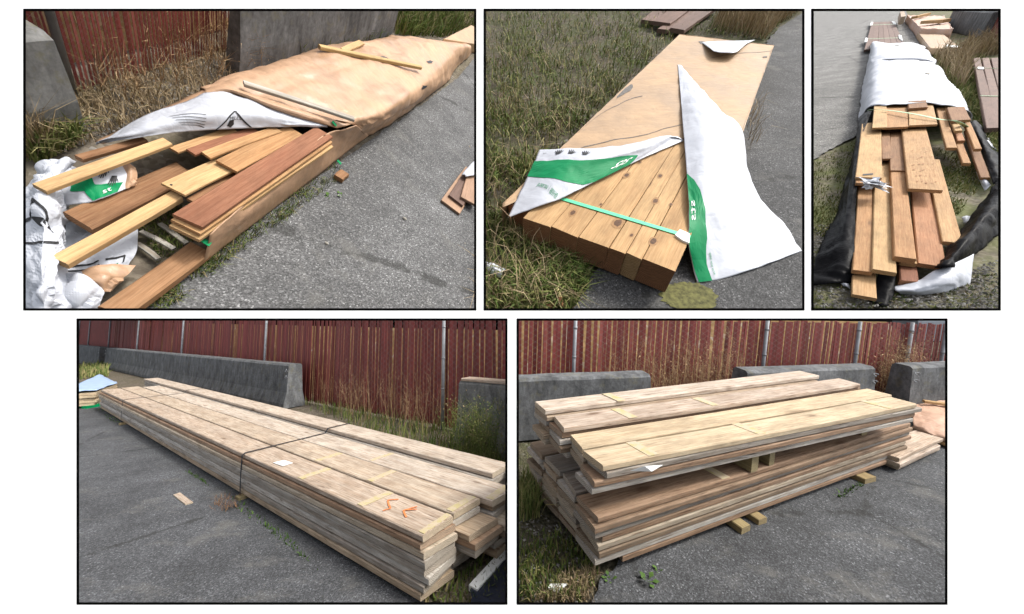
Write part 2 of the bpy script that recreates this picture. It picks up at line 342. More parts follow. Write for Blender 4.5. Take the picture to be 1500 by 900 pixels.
M['asphalt'] = asphalt('asphalt'); M['asphalt_pale'] = asphalt('worn asphalt', .08, (1., 1., 1.), 140., 8.); M['asphalt_dark'] = asphalt('dark asphalt', .05, (1., 1., 1.), 130., 8.); M['asphalt_grey'] = asphalt('grey asphalt', .066, (.96, 1., 1.07)); M['asphalt_sun'] = asphalt('asphalt road', .135, (1, .98, .93), 90.)  # asphalt_sun carries sunlit brightness in its base colour
M['gravel'] = gravel('gravelly verge', (.14, .12, .09), (.055, .047, .036)); M['gravel_dry'] = gravel('dry gravel', (.22, .19, .15), (.085, .07, .055), (.09, .085, .035), mossf=.3); M['gravel_moss'] = gravel('mossy gravel', (.27, .24, .18), (.1, .09, .065), (.12, .14, .045), .7)
M['concrete'] = concrete('stained concrete'); M['concrete_pale'] = concrete('mossy concrete', (.17, .17, .165), .6)
M['slat'] = (lambda m: m.base(m.mix(1., m.ramp(m.rnd(), [(0, (.14, .027, .024)), (.45, (.185, .038, .034)), (.8, (.12, .025, .023)), (1, (.23, .06, .05))]), m.ramp(m.noise(m.shifted((20, 20, 2)), 2., 4), [(.3, .7), (.7, 1.25)]), 'MULTIPLY')))(MT('red privacy slat', .55, .3))
M['slat_join'] = plain('red privacy slat far', (.18, .034, .03), .55, .25, 4.)
M['galv'] = plain('galvanised steel', (.2, .21, .225), .5, .25, 12., .5); M['wire'] = plain('dull wire', (.2, .175, .16), .6, .2, 8.)
M['daylight_backing'] = gravel('dry tan bank', (.27, .175, .085), (.1, .06, .028), (.16, .1, .04), .5, 9.)  # tan colour stands in for daylight seen through the fence gaps
M['green_grass'] = isl('green grass blades', [(0, (.06, .095, .022)), (.4, (.13, .16, .045)), (.7, (.2, .2, .07)), (1, (.3, .25, .12))])
M['mix_grass'] = isl('mixed green and dry grass', [(0, (.04, .065, .014)), (.45, (.1, .145, .03)), (.7, (.165, .18, .05)), (.88, (.25, .2, .1)), (1, (.12, .085, .05))])
M['dry_grass'] = isl('dry grass blades', [(0, (.17, .125, .075)), (.4, (.29, .22, .13)), (.8, (.4, .31, .19)), (1, (.2, .17, .07))])
M['weed'] = isl('dry weed', [(0, (.16, .1, .06)), (.5, (.3, .19, .1)), (1, (.5, .36, .2))]); M['leaf'] = isl('green leaf', [(0, (.04, .085, .02)), (1, (.09, .16, .035))])
M['rusty'] = isl('rusty dry grass', [(0, (.12, .06, .035)), (1, (.26, .16, .09))]); M['pebble'] = isl('loose pebbles', [(0, (.07, .065, .06)), (.7, (.15, .14, .125)), (1, (.3, .29, .27))])
def crinkle(m, fq):
    nz = m.t.nodes.new('ShaderNodeTexNoise'); m.t.links.new(m.co, nz.inputs['Vector']); nz.inputs['Scale'].default_value = fq * .8; nz.inputs['Detail'].default_value = 3
    va = m.t.nodes.new('ShaderNodeVectorMath'); va.operation = 'MULTIPLY_ADD'; m.t.links.new(nz.outputs['Color'], va.inputs[0]); va.inputs[1].default_value = (.5 / fq * 2,) * 3; m.t.links.new(m.co, va.inputs[2]); w_ = va.outputs[0]
    e = lambda f_: m.voro(w_, f_, 'Distance', 'DISTANCE_TO_EDGE')
    h = m.math('ADD', m.math('MINIMUM', e(fq), .35), m.math('MULTIPLY', m.math('MINIMUM', e(fq * 2.7), .3), .4)); return m.math('ADD', h, m.math('MULTIPLY', e(fq * 6.5), .14))
def creased(name, c, rough, spec, fq=5., st=.35):
    m = MT(name, rough, spec); m.bump(crinkle(m, fq), st, .03 * 5 / fq * 12)
    gr = m.ramp(m.noise(m.co, 3.5, 6, .7), [(.5, 0.), (.75, .5)]); return m.base(m.mix(gr, c, tuple(x * .72 for x in c)))
M['white_sheet'] = creased('white woven wrap', (.465, .485, .53), .5, .3, 4.5, .3); M['green'] = plain('green print', (.0, .2, .07), .55, .08, 9., .15)
M['black_print'] = plain('black print', (.02, .02, .022), .6, .1); M['white_print'] = plain('white print', (.8, .82, .8), .5, .03)
def paper(name, c, wet, gloss, kb=12.):
    m = MT(name, .5, .5); a = m.noise(m.co, 2.6, 6, .65); b = m.noise(m.scaled((3, 9, 5)), 3., 5, .7)
    q = m.mix(m.ramp(a, [(.35, 0.), (.65, 1.)]), tuple(x * .8 for x in c), tuple(min(1, x * 1.12) for x in c)); q = m.mix(1., q, m.ramp(b, [(.3, .86), (.7, 1.1)]), 'MULTIPLY')
    sm = m.ramp(m.noise(m.co, 7., 6, .75), [(.64, 0.), (.74, .75)]); q = m.mix(sm, q, wet)
    m.set(m.b.inputs['Roughness'], m.ramp(a, [(.4, gloss), (.6, .7)])); h = crinkle(m, 4.5); cr = m.ramp(h, [(.015, .3), (.07, 0.)]); q = m.mix(cr, q, tuple(x * .62 for x in c)); m.bump(h, .4, .014 * kb); return m.base(q)  # creases darkened in the colour, standing in for fold shade
M['kraft'] = paper('brown kraft wrap', (.41, .255, .155), (.52, .39, .28), .3); M['kraft_pale'] = paper('pale kraft wrap', (.385, .255, .145), (.2, .145, .1), .55)
M['kraft_peach'] = paper('peach wrap', (.46, .285, .195), (.6, .48, .4), .4, 3.)
M['black_plastic'] = creased('black plastic wrap', (.007, .007, .008), .35, .015, 6., .35)
M['strap'] = plain('black strap', (.02, .022, .028), .5, .1); M['strap_green'] = plain('pale green strap', (.12, .62, .33), .4, .08)
M['mint'] = plain('mint strap', (.42, .62, .38), .45, .1)
M['yellow'] = (lambda m: m.base(m.mix(m.ramp(m.noise(m.co, 26., 5, .7), [(.36, 0.), (.56, 1.)]), (.42, .36, .17), (.46, .38, .28))))(MT('worn yellow paint', .8, .2)); M['orange'] = plain('orange spray paint', (.62, .2, .07), .7, .2, 30.)
M['navy'] = plain('dark navy sheet', (.016, .02, .035), .3, .3, 9., .5); M['paint_spot'] = plain('olive paint on asphalt', (.1, .097, .032), .85, .6, 40.)
M['foil'] = plain('crumpled clear plastic', (.6, .62, .66), .25, .3, 40., .6); M['blue_sheet'] = plain('pale blue sheet', (.34, .46, .66), .4, .15, 5.)
M['board_white'] = plain('white display board', (.93, .93, .93), .8, .005); M['board_black'] = plain('black edge', (.002, .002, .002), .9, .05, 20., .0)
M['bounce_floor'] = plain('pale paving', (.74, .73, .7), .9, .1, 3.); M['roof'] = plain('pale roof', (.16, .18, .21), .5, .1)
M['smudge_and_shade'] = plain('dark smudge', (.13, .12, .11), .8, .5, 60.); M['knot'] = plain('dark knot', (.1, .05, .025), .7, .4, 60.); M['knot_ring'] = plain('knot ring', (.3, .17, .075), .7, .2, 60.); M['rust'] = plain('brown rubble', (.2, .09, .05), .9, .3); M['leaf_dry'] = plain('brown leaf', (.25, .11, .05), .8, .2); M['cream'] = plain('cream rind', (.5, .42, .2), .7, .2); M['stone'] = plain('stone', (.3, .28, .24), .9, .2)

# ------------------------------------------------------------------ the five bays
KT = 14.0 * G
B1 = Bay((113, -472), (1, .6, .34), 1.7, KT * .84)
B2 = Bay((494, -635), (-1280, -582), 1.4, KT * 1.7 / 1.4)
B3 = Bay((537, -463), (-650, -214), 1.7, KT)
B4 = Bay((-810, 38), (310, 38), 1.7, G)
B5 = Bay((1250, -30), (-201, -60), 1.7, G)

# ------------------------------------------------------------------ ground helpers
def ground(bay, name, mat, u0, u1, v0, v1, z=0., far=150., nu=50, nv=40, rough=.0):
    v, f = [], []
    for j in range(nv + 1):
        for i in range(nu + 1):
            p = bay.at(u0 + (u1 - u0) * i / nu, v0 + (v1 - v0) * j / nv, 0, far)
            v.append((p.x, p.y, z + rough * noise.noise(p * 3.) - (.02 if rough else 0)))
    for j in range(nv):
        for i in range(nu): a = j * (nu + 1) + i; f.append((a, a + nu + 1, a + nu + 2, a + 1))
    return tag(put(name, mesh(name, v, f, mat), bay.M), kind='structure')
def flat(bay, name, mat, px, z, jit=.02, far=150., kind='structure'):
    P = [bay.at(u, v, 0, far) for u, v in px]; out = []
    for a, b in zip(P, P[1:] + P[:1]):
        n = max(1, min(60, int((b - a).length / .05)))
        for i in range(n):
            q = a.lerp(b, i / n)
            if jit and i: q += Vector((noise.noise(q * 9.), noise.noise(q * 9. + Vector((5, 3, 1))), 0)) * jit * 1.6
            out.append((q.x, q.y, z))
    bm = bmesh.new(); bm.faces.new([bm.verts.new(p) for p in out]); bmesh.ops.triangulate(bm, faces=bm.faces[:])
    me = bpy.data.meshes.new(name); bm.normal_update(); bm.to_mesh(me); bm.free(); me.materials.append(mat)
    for p in me.polygons:
        if p.normal.z < 0: p.flip()
    return tag(put(name, me, bay.M), kind=kind)
def inpoly(x, y, P):
    c = False; n = len(P)
    for i in range(n):
        (x1, y1), (x2, y2) = P[i], P[i - 1]
        if (y1 > y) != (y2 > y) and x < (x2 - x1) * (y - y1) / (y2 - y1) + x1: c = not c
    return c
def scatter(bay, px, n, clump=0., far=60.):
    """n ground points in a zone; half the draw follows distance so near ground is as dense as far ground"""
    us, vs = [p[0] for p in px], [p[1] for p in px]; out = []; tr = 0
    while len(out) < n and tr < n * 30:
        tr += 1; u, v = random.uniform(min(us), max(us)), random.uniform(min(vs), max(vs))
        if inpoly(u, v, px):
            p = bay.at(u, v)
            if math.hypot(p.x, p.y) > far: continue
            if clump and noise.noise(p * clump) < random.uniform(-.5, .35): continue
            out.append(p)
    return out
def blades(bay, name, pts, h, mat, wd=.005, lean=.5, label=None, cat='grass', per=1, spread=.05, hv=.5, zoff=0.):
    n = len(pts) * per; P = np.repeat(np.array([tuple(p) for p in pts]), per, 0)
    P[:, :2] += rng.normal(0, spread, (n, 2)) if per > 1 else 0
    a = rng.uniform(0, 2 * np.pi, n); H = h * (1 - hv + 2 * hv * rng.random(n)); W = wd * (.6 + .8 * rng.random(n)); L = lean * rng.random(n) * H
    ld = rng.uniform(0, 2 * np.pi, n)
    wx, wy = np.cos(a) * W, np.sin(a) * W; lx, ly = np.cos(ld) * L, np.sin(ld) * L
    V = np.zeros((n, 5, 3)); z0 = zoff - .005
    V[:, 0] = P + np.stack([-wx, -wy, np.full(n, z0)], 1); V[:, 1] = P + np.stack([wx, wy, np.full(n, z0)], 1)
    V[:, 2] = P + np.stack([wx * .7 + lx * .3, wy * .7 + ly * .3, H * .6 + z0], 1); V[:, 3] = P + np.stack([-wx * .7 + lx * .3, -wy * .7 + ly * .3, H * .6 + z0], 1)
    V[:, 4] = P + np.stack([lx, ly, H * np.sqrt(np.maximum(.1, 1 - .5 * (L / H) ** 2)) + z0], 1)
    base = np.arange(n)[:, None] * 5
    lp = np.concatenate([base + 0, base + 1, base + 2, base + 0, base + 2, base + 3, base + 3, base + 2, base + 4], 1).ravel()
    me = bpy.data.meshes.new(name); me.vertices.add(n * 5); me.vertices.foreach_set('co', V.ravel()); nt = n * 3
    me.loops.add(nt * 3); me.loops.foreach_set('vertex_index', lp.astype(np.int32)); me.polygons.add(nt); me.polygons.foreach_set('loop_start', np.arange(nt, dtype=np.int32) * 3)
    me.update(calc_edges=True); me.materials.append(mat)
    return tag(put(name, me, bay.M), label, cat if label else None, kind='stuff')
def pebbles(bay, name, pts, r, mat, label):
    V, Fc = [], []
    for p in pts:
        s = r * random.uniform(.4, 1.5) ; n = len(V); g = random.uniform(0, 6)
        q = [Vector((math.cos(g + k * 1.57) * s * random.uniform(.7, 1.2), math.sin(g + k * 1.57) * s * random.uniform(.7, 1.2), random.uniform(-.1, .3) * s)) for k in range(4)]
        V += [p + x for x in q] + [p + Vector((random.uniform(-.3, .3) * s, random.uniform(-.3, .3) * s, s * random.uniform(.5, .9)))]
        Fc += [(n, n + 1, n + 4), (n + 1, n + 2, n + 4), (n + 2, n + 3, n + 4), (n + 3, n, n + 4)]
    return tag(put(name, mesh(name, V, Fc, mat), bay.M), label, 'pebbles', kind='stuff')
def weeds(bay, name, bases, H, mat, label, n=14, seed=.012):
    """tall dried weeds: thin branching stems with seed flecks"""
    V, Fc = [], []
    for b in bases:
        for _ in range(n):
            p = b + Vector((random.gauss(0, .1), random.gauss(0, .04), 0)); d = Vector((random.gauss(0, .18), random.gauss(0, .1), 1)).normalized(); L = H * random.uniform(.5, 1.1)
            q = p + d * L; w_ = Vector((.0025, .001, 0)); k = len(V); V += [p - w_, p + w_, q]; Fc.append((k, k + 1, k + 2))
            for _ in range(16):
                t = random.uniform(.3, 1.); o = p + d * L * t; e = o + Vector((random.gauss(0, .09), random.gauss(0, .05), random.uniform(0, .16)))
                k = len(V); V += [o - w_ * .5, o + w_ * .5, e]; Fc.append((k, k + 1, k + 2))
                s = seed * random.uniform(.4, 1.2); k = len(V); V += [e + Vector((random.uniform(-s, s), random.uniform(-s, s), random.uniform(-s, s))) for _ in range(3)]; Fc.append((k, k + 1, k + 2))
    return tag(put(name, mesh(name, V, Fc, mat), bay.M), label, 'weeds', kind='stuff')
def plant(bay, name, b, label, n=7, s=.05, group=None):
    V, Fc = [], []
    for i in range(n):
        a = random.uniform(0, 6.28); d = Vector((math.cos(a), math.sin(a), random.uniform(.3, 1.2))).normalized(); st = random.uniform(.5, 1.6) * s
        o = b + d * st * .6; t = o + d * st + Vector((0, 0, -.2 * s)); sd_ = d.cross(Vector((0, 0, 1))).normalized() * st * .35; m_ = (o + t) / 2 + Vector((0, 0, st * .08))
        k = len(V); V += [b, o - sd_ * .08, o + sd_ * .08]; Fc.append((k, k + 1, k + 2))
        k = len(V); V += [o, m_ - sd_, t, m_ + sd_, m_ + Vector((0, 0, -.04 * s))]; Fc += [(k, k + 1, k + 4), (k + 1, k + 2, k + 4), (k + 2, k + 3, k + 4), (k + 3, k, k + 4)]
    return solo(bay, name, mesh(name, [q - b for q in V], Fc, M['leaf']), label, 'weed plant', group, Matrix.Translation(b))

def daylight_backing(bay, A, B, HA, HB, nb, offs, umin=None, umax=None):  # added slope behind a fence; its tan imitates daylight between slats
    d = (B - A).normalized(); V, Fc = [], []
    for i in range(31):
        p0 = A.lerp(B, i / 30); H = HA + (HB - HA) * i / 30
        for o, z in offs:
            p = p0 + nb * o + Vector((0, 0, H * z))
            for _ in range(300):
                u = bay.px(p)[0]
                if umin and u < umin: p = p + d * .05
                elif umax and u > umax: p = p - d * .05
                else: break
            V.append(p)
    for i in range(30):
        for j in range(len(offs) - 1): k = i * len(offs) + j; Fc.append((k, k + len(offs), k + len(offs) + 1, k + 1))
    return tag(put('daylight_backing', mesh('daylight_backing', V, Fc, M['daylight_backing']), bay.M), kind='structure')
def child(o, bay, name, me, kind=None):
    q = bpy.data.objects.new(name, me); col.objects.link(q); q.parent = o; q.matrix_basis = o.matrix_basis.inverted() @ bay.M
    if kind: q['kind'] = kind
    return q

# ------------------------------------------------------------------ fence, barrier, lumber stack
def fence(bay, A, B, HA, HB, pitch, posts, label, keep=290, wire=True, post_r=.03, rail=False, wire_t=1., sc_=1., fill=.8):
    """chain-link fence with red slats from A to B; posts at the given distances"""
    d = (B - A); L = d.length; d.normalize(); nf = Vector((d.y, -d.x, 0))
    if nf.dot(A) > 0: nf = -nf                                 # nf looks towards the viewer
    T = Thing(bay, 'privacy_fence', label, 'fence', A); N = int(L / pitch)
    order = sorted(range(N), key=lambda i: (A + d * (i * pitch)).length); near = set(order[:keep]); sm = {}; rest = []
    for i in range(N):
        s = (i + .5) * pitch; q = s / L; H = HA + (HB - HA) * q; p = A + d * s; key = round(H, 2); wd = pitch * fill
        if i in near:
            if key not in sm: v, f = box((-wd / 2, -.003 * sc_, .04 * sc_), (wd / 2, .003 * sc_, key)); sm[key] = mesh('slat', v, f, M['slat'])
            o = T.add('slat', sm[key], frame(p, d) @ Matrix.Rotation(random.gauss(0, .009), 4, 'Y') @ Matrix.Rotation(random.gauss(0, .14), 4, 'Z') @ Matrix.Translation((random.gauss(0, pitch * .05), 0, random.uniform(-.03, .0))))
        else:
            v, f = box((-wd / 2, -.003 * sc_, .04 * sc_), (wd / 2, .003 * sc_, key)); Mx = frame(p, d); rest.append(([Mx @ Vector(x) for x in v], f))
    if rest: T.add('slat_run', mesh('slat_run', *merge(rest), M['slat_join']), kind='stuff')
    if wire:
        W = []
        for i in range(N + 1):
            s = i * pitch; H = HA + (HB - HA) * s / L; c = A + d * s + nf * .01 * sc_; dist = c.length
            if dist > 9 * 1.0: continue
            dz = pitch * .62; n = int(H / dz); r = .0015 * wire_t * sc_
            for g in (0, 1):
                pts = [c + d * (pitch * .5 * (-1 if (j + i) % 2 else 1)) + nf * (.004 if (j + i) % 2 else .008) * sc_ + Vector((0, 0, .03 + j * dz)) for j in range(n)]
                for a, b in zip(pts, pts[1:]):
                    if g and (int(a.z / dz) % 1): continue
                    x = Vector((0, 0, r)); W.append(([a - x, b - x, b + x, a + x], [(0, 1, 2, 3)]))
                break
        if W: T.add('chain_link_mesh', mesh('chain_link_mesh', *merge(W), M['wire']), kind='stuff')
    for s in posts:
        H = HA + (HB - HA) * s / L; p = A + d * s + nf * (.02 * sc_ + post_r)
        T.add('post', mesh('post', *tube([p + Vector((0, 0, -.05)), p + Vector((0, 0, H))], post_r, 10), M['galv'], True))
        for z in (.35, .62, .9):
            v, f = tube([p + Vector((0, 0, H * z - .012 * sc_)), p + Vector((0, 0, H * z + .012 * sc_))], post_r * 1.2, 10); T.add('tie_band', mesh('tie_band', v, f, M['galv'], True))
    if rail:
        a, b = A + Vector((0, 0, HA)) + nf * .02, B + Vector((0, 0, HB)) + nf * .02
        T.add('top_rail', mesh('top_rail', *tube([a, b], .025, 8), M['galv'], True))
    return T
def barrier(bay, A, B, H, th, label, mat='concrete', loops=True, endtaper=.12, cap=None, foot=.08):
    """precast concrete barrier: front top edge A-B (z ignored), thickness th away from the viewer"""
    A = Vector((A.x, A.y, 0)); B = Vector((B.x, B.y, 0)); d = (B - A); L = d.length; d.normalize(); nb = Vector((-d.y, d.x, 0))
    if nb.dot(A) < 0: nb = -nb
    T = Thing(bay, 'concrete_barrier', label, 'barrier', A)
    prof = [(-foot, 0), (-foot, .1 * H), (-.02, .35 * H), (0, .96 * H), (.03, H), (th - .03, H), (th, .96 * H), (th + .02, .35 * H), (th + foot, .1 * H), (th + foot, 0)]
    v, f = [], []; n = 8
    for i in range(n + 1):
        s = L * i / n
        for y, z in prof:
            e = s + (endtaper * (z / H) * .25 if i == 0 else -endtaper * (z / H) * .25 if i == n else 0)
            p = A + d * e + nb * y + Vector((0, 0, z)); v.append(p + Vector((0, 0, .008 * noise.noise(p * 6.))) + nb * .008 * noise.noise(p * 4.))
    m = len(prof)
    for i in range(n):
        for j in range(m - 1): f.append((i * m + j, i * m + m + j, i * m + m + j + 1, i * m + j + 1))
    f += [tuple(range(m)), tuple(n * m + j for j in range(m - 1, -1, -1))]
    T.add('body', mesh('barrier_body', v, f, M[mat]))
    if loops:
        for s in (L - .06, .06):
            for z in (.72, .86):
                c = A + d * s - nb * .01 + Vector((0, 0, z * H)); R = .032 * H
                pts = [c + d * (math.cos(g) * R) - nb * (.02 + .015 * math.sin(g * 2)) + Vector((0, 0, math.sin(g) * R)) for g in [k * .7 for k in range(10)]]
                T.add('rebar_loop', mesh('rebar_loop', *tube(pts, .008 * H, 6), M['galv'], True))
    if cap:
        q = frame(A + d * L / 2 + nb * th / 2 + Vector((0, 0, H + .022)), d)
    return T, A, d, nb, L
def stack_boards(bay, T, A, d, ac, z0, t, wd, cols, mats, mtop, gap=.012, jit=.03, top_over=None):
    """columns of boards: cols = (start, end, layers); A near-front corner at ground, d along, ac across"""
    tops = []
    for c, (s0, s1, nl) in enumerate(cols):
        for l in range(nl):
            a, b = s0 + random.uniform(-jit, jit) * (0 if l == nl - 1 else 1.), s1 + random.uniform(-jit, jit) * 2
            if top_over and (c, l) in top_over: a, b = top_over[(c, l)]
            ww = wd * random.uniform(.95, 1.); y = c * (wd + gap) + wd / 2 + random.uniform(-.016, .016) * (0 if l == nl - 1 else 1)
            mt = mtop[c % len(mtop)] if l == nl - 1 else random.choice(mats)
            me = board_mesh(b - a, ww, t * random.uniform(.83, .93), M[mt], 3, .01)
            L = frame(A + d * ((a + b) / 2) + ac * y + Vector((0, 0, z0 + t * (l + .5))), d) @ Matrix.Rotation(random.gauss(0, .0015), 4, 'Z') @ Matrix.Rotation(math.pi * random.randint(0, 1) if l < nl - 1 else 0, 4, 'X')
            o = T.add('board', me, L)
        tops.append(z0 + t * nl)
    return tops
# ------------------------------------------------------------------ the display board with its five openings
WD = G
WIN = [(36.5, 15.2, 696.2, 453.5), (710.2, 15.2, 1176.4, 453.5), (1189.8, 15.2, 1463.5, 453.5), (114.5, 468.4, 741.8, 884), (758.4, 468.4, 1385.6, 884)]
BAYM = Matrix.Translation(CAM) @ Matrix((RIGHT, UPC, -FWD)).transposed().to_4x4()
class Flat: M = BAYM
T = Thing(Flat, 'display_board', 'large white display board with five black-edged rectangular openings', 'display board', (0, 0, -WD))
def bx(u, v, z=-WD): return Vector(((u - 750) / F * WD, (450 - v) / F * WD, z))
xs = sorted({-260, 1760} | {w[0] for w in WIN} | {w[2] for w in WIN}); ys = sorted({-190, 1090} | {w[1] for w in WIN} | {w[3] for w in WIN})
V, Fc, idx = [], [], {}
def vi(i, j, z):
    if (i, j, z) not in idx: idx[(i, j, z)] = len(V); V.append(bx(xs[i], ys[j], -WD - z))
    return idx[(i, j, z)]
def solid(i, j):
    if not (0 <= i < len(xs) - 1 and 0 <= j < len(ys) - 1): return False
    cx, cy = (xs[i] + xs[i + 1]) / 2, (ys[j] + ys[j + 1]) / 2
    return not any(w[0] < cx < w[2] and w[1] < cy < w[3] for w in WIN)
TH = .0015 * G
for i in range(len(xs) - 1):
    for j in range(len(ys) - 1):
        if not solid(i, j): continue
        Fc.append((vi(i, j, 0), vi(i, j + 1, 0), vi(i + 1, j + 1, 0), vi(i + 1, j, 0))); Fc.append((vi(i, j, TH), vi(i + 1, j, TH), vi(i + 1, j + 1, TH), vi(i, j + 1, TH)))
        for di, dj, a, b in ((-1, 0, (i, j), (i, j + 1)), (1, 0, (i + 1, j + 1), (i + 1, j)), (0, -1, (i + 1, j), (i, j)), (0, 1, (i, j + 1), (i + 1, j + 1))):
            if not solid(i + di, j + dj): Fc.append((vi(*a, 0), vi(*a, TH), vi(*b, TH), vi(*b, 0)))
T.add('board', mesh('board', V, Fc, M['board_white']))
for (a, b, c, d) in WIN:
    o, i, parts = 1.7, 1.7, []
    for (u0, v0, u1, v1) in ((a - o, b - o, c + o, b + i), (a - o, d - i, c + o, d + o), (a - o, b + i, a + i, d - i), (c - i, b + i, c + o, d - i)):
        p, q = bx(u0, v1, -WD + .0004 * G), bx(u1, v0, -WD + .0014 * G); parts.append(box(p, q))
    T.add('black_edge', mesh('black_edge', *merge(parts), M['board_black']))
# unseen pale floor added on the viewer's side to bounce light onto the board
pv = [(-9 * G, -9 * G, .32 * G), (9 * G, -9 * G, .32 * G), (9 * G, .6 * G, .32 * G), (-9 * G, .6 * G, .32 * G)]
tag(put('bounce_floor', mesh('bounce_floor', pv, [(0, 1, 2, 3)], M['bounce_floor']), Matrix()), kind='structure')

# ------------------------------------------------------------------ bay 4: long strapped stack of weathered lumber
b = B4
ground(b, 'verge', M['gravel_dry'], 60, 749, 500, 930, 0, 60, rough=.02)
flat(b, 'asphalt', M['asphalt_grey'], [(60, 560), (150, 560), (230, 600), (420, 690), (560, 800), (655, 930), (60, 930)], .004)
fa, fb = b.at(155, 509, 1.), b.at(672, 555, 1.); fa.z = fb.z = 0
d4 = (fb - fa).normalized(); n4 = Vector((-d4.y, d4.x, 0)); n4 = n4 if n4.dot(fa) > 0 else -n4
off = n4 * .62
A, B_ = b.wall(fa + off, fb + off, 95, 470), b.wall(fa + off, fb + off, 747.5, 470)
HA, HB = b.wall(fa + off, fb + off, 95, 463).z, b.wall(fa + off, fb + off, 747.5, 463.5).z
A.z = B_.z = 0
ps = [(b.wall(A, B_, u, 480) - A).dot((B_ - A).normalized()) for u in (118, 133, 163, 205, 271, 393, 653)]
fence(b, A, B_, HA, HB, .088, ps, 'red slatted chain-link fence running along behind the long strapped lumber stack', fill=.84)
daylight_backing(b, A, B_, HA, HB, n4, ((.25, 0), (.9, .5), (1.6, .88)), None, 748)
barrier(b, b.at(100, 504, 1.), b.at(147, 508.3, 1.), .98, .3, 'far short length of concrete barrier at the left end of the red fence')
barrier(b, b.at(156, 509, 1.), b.at(424, 533, 1.), .98, .3, 'long streaked grey concrete barrier behind the strapped lumber stack')
Tb, A3, dd, nb, L3 = barrier(b, b.at(670, 556, 1.), b.at(748, 562.5, 1.), .98, .3, 'dark mossy concrete barrier end with a plank lying on top', 'concrete_pale', False)
me, Mx = quad_board(b, [(677, 559), (749, 567), (749, 553), (680, 547)], 1.03, .04, M['weather_top'])
bl = frame(A3 + dd * (L3 / 2 + .04) + nb * .12 + Vector((0, 0, 1.0)), dd)
solo(b, 'plank', board_mesh(L3 - .05, .22, .04, M['weather_top']), 'short pale plank lying on top of the mossy concrete barrier end', 'plank', L=bl)
t, z0, nl = .0512, .035, 8
Ht = z0 + t * nl
P0 = b.at(620, 784, Ht); P1_ = b.at(147, 571, Ht); dv = (P1_ - P0); dv.z = 0; LL = dv.length; dv.normalize(); ac = Vector((dv.y, -dv.x, 0)); ac = ac if ac.x > 0 else -ac
P0.z = 0
S = Thing(b, 'lumber_stack', 'long low stack of weathered lumber bound with two black straps', 'lumber stack', P0)
def sal(u, v, z): q = b.at(u, v, z) - P0; return q.dot(dv), q.dot(ac)
c2, c3, c4 = sal(656, 751, Ht)[0], sal(694, 731, Ht)[0], sal(715, 697, Ht + t)[0]
cols = [(0, LL, nl), (c2 - .05, LL - .1, nl), (c3 - .15, LL - .2, nl), (c4, sal(203, 556, Ht + t)[0], nl + 1)]
over = {(1, 3): (c2 - .22, LL), (1, 7): (c2 - .05, LL), (1, 5): (c2 - .2, LL), (1, 4): (c2 - .24, LL), (2, 3): (c3 - .45, LL), (2, 4): (c3 - .3, LL), (3, 1): (c4 - .6, LL), (3, 2): (c4 - .45, LL)}
tops = stack_boards(b, S, P0, dv, ac, z0, t, .285, cols, ['weather_%d' % q for q in (0, 1, 2, 3, 4, 5, 0, 3)], ['weather_top'], jit=.035, top_over=over)
for s in ((b.at(357, 665, Ht) - P0).dot(dv), (b.at(182, 586, Ht) - P0).dot(dv)):
    o = P0 + dv * s; W4 = 4 * .293; zz = Vector((0, 0, 1)); e = .006
    path = [o - ac * e + zz * (z0 - .01), o - ac * (e + .004) + zz * .25, o - ac * e + zz * (Ht - .01), o + ac * .02 + zz * (Ht + e), o + ac * (W4 * .4) + zz * (Ht + e), o + ac * (W4 * .73) + zz * (Ht + e), o + ac * (W4 * .76) + zz * (Ht + t + e), o + ac * (W4 + e) + zz * (Ht + t + e), o + ac * (W4 + 2 * e) + zz * .05]
    S.add('strap', mesh('strap', *ribbon(path, dv, .022, .003), M['strap']))
def paint(S, P0, dv, ac, s, wid, y0, y1, z, mat='yellow', skew=0.):
    pts = [P0 + dv * (s + skew) + ac * y0, P0 + dv * (s + wid + skew) + ac * y0, P0 + dv * (s + wid) + ac * y1, P0 + dv * s + ac * y1]
    v = [p + Vector((0, 0, z + .0015)) for p in pts] + [p + Vector((0, 0, z - .002)) for p in pts]
    S.add('paint_band', mesh('paint_band', v, [(0, 1, 2, 3), (0, 4, 5, 1), (1, 5, 6, 2), (2, 6, 7, 3), (3, 7, 4, 0)], M[mat]))
for c, ss in ((0, (.012, .62, 1.5)), (1, (c2 - .03, .95, 1.8)), (2, (c3 - .13, 1.35))):
    for s in ss: paint(S, P0, dv, ac, s, random.uniform(.04, .07), c * .293 + .012, c * .293 + .27, tops[c], skew=random.uniform(-.02, .02))
zt = tops[0] + .002
def mark(S, pts, wd, z, mat='orange'):
    v, f = [], []
    for pg in stroke(pts, wd):
        k = len(v); v += [P0 + dv * x + ac * y + Vector((0, 0, z)) for x, y in pg]; f.append((k, k + 1, k + 2, k + 3))
    S.add('spray_mark', mesh('spray_mark', v, f, M[mat]))
mark(S, [(.5, .22), (.56, .17), (.5, .13), (.44, .1), (.46, .05)], .013, zt + .001)
mark(S, [(.3, .22), (.34, .13), (.25, .08)], .013, zt + .001); mark(S, [(.33, .14), (.27, .19)], .013, zt + .0025)
tg = [P0 + dv * x + ac * y + Vector((0, 0, zt + .003)) for x, y in ((1.95, .06), (2.12, .05), (2.1, .14), (1.95, .15))]
S.add('paper_tag', mesh('paper_tag', tg + [q - Vector((0, 0, .003)) for q in tg], [(0, 1, 2, 3), (0, 4, 5, 1), (1, 5, 6, 2), (2, 6, 7, 3), (3, 7, 4, 0)], M['white_print']))
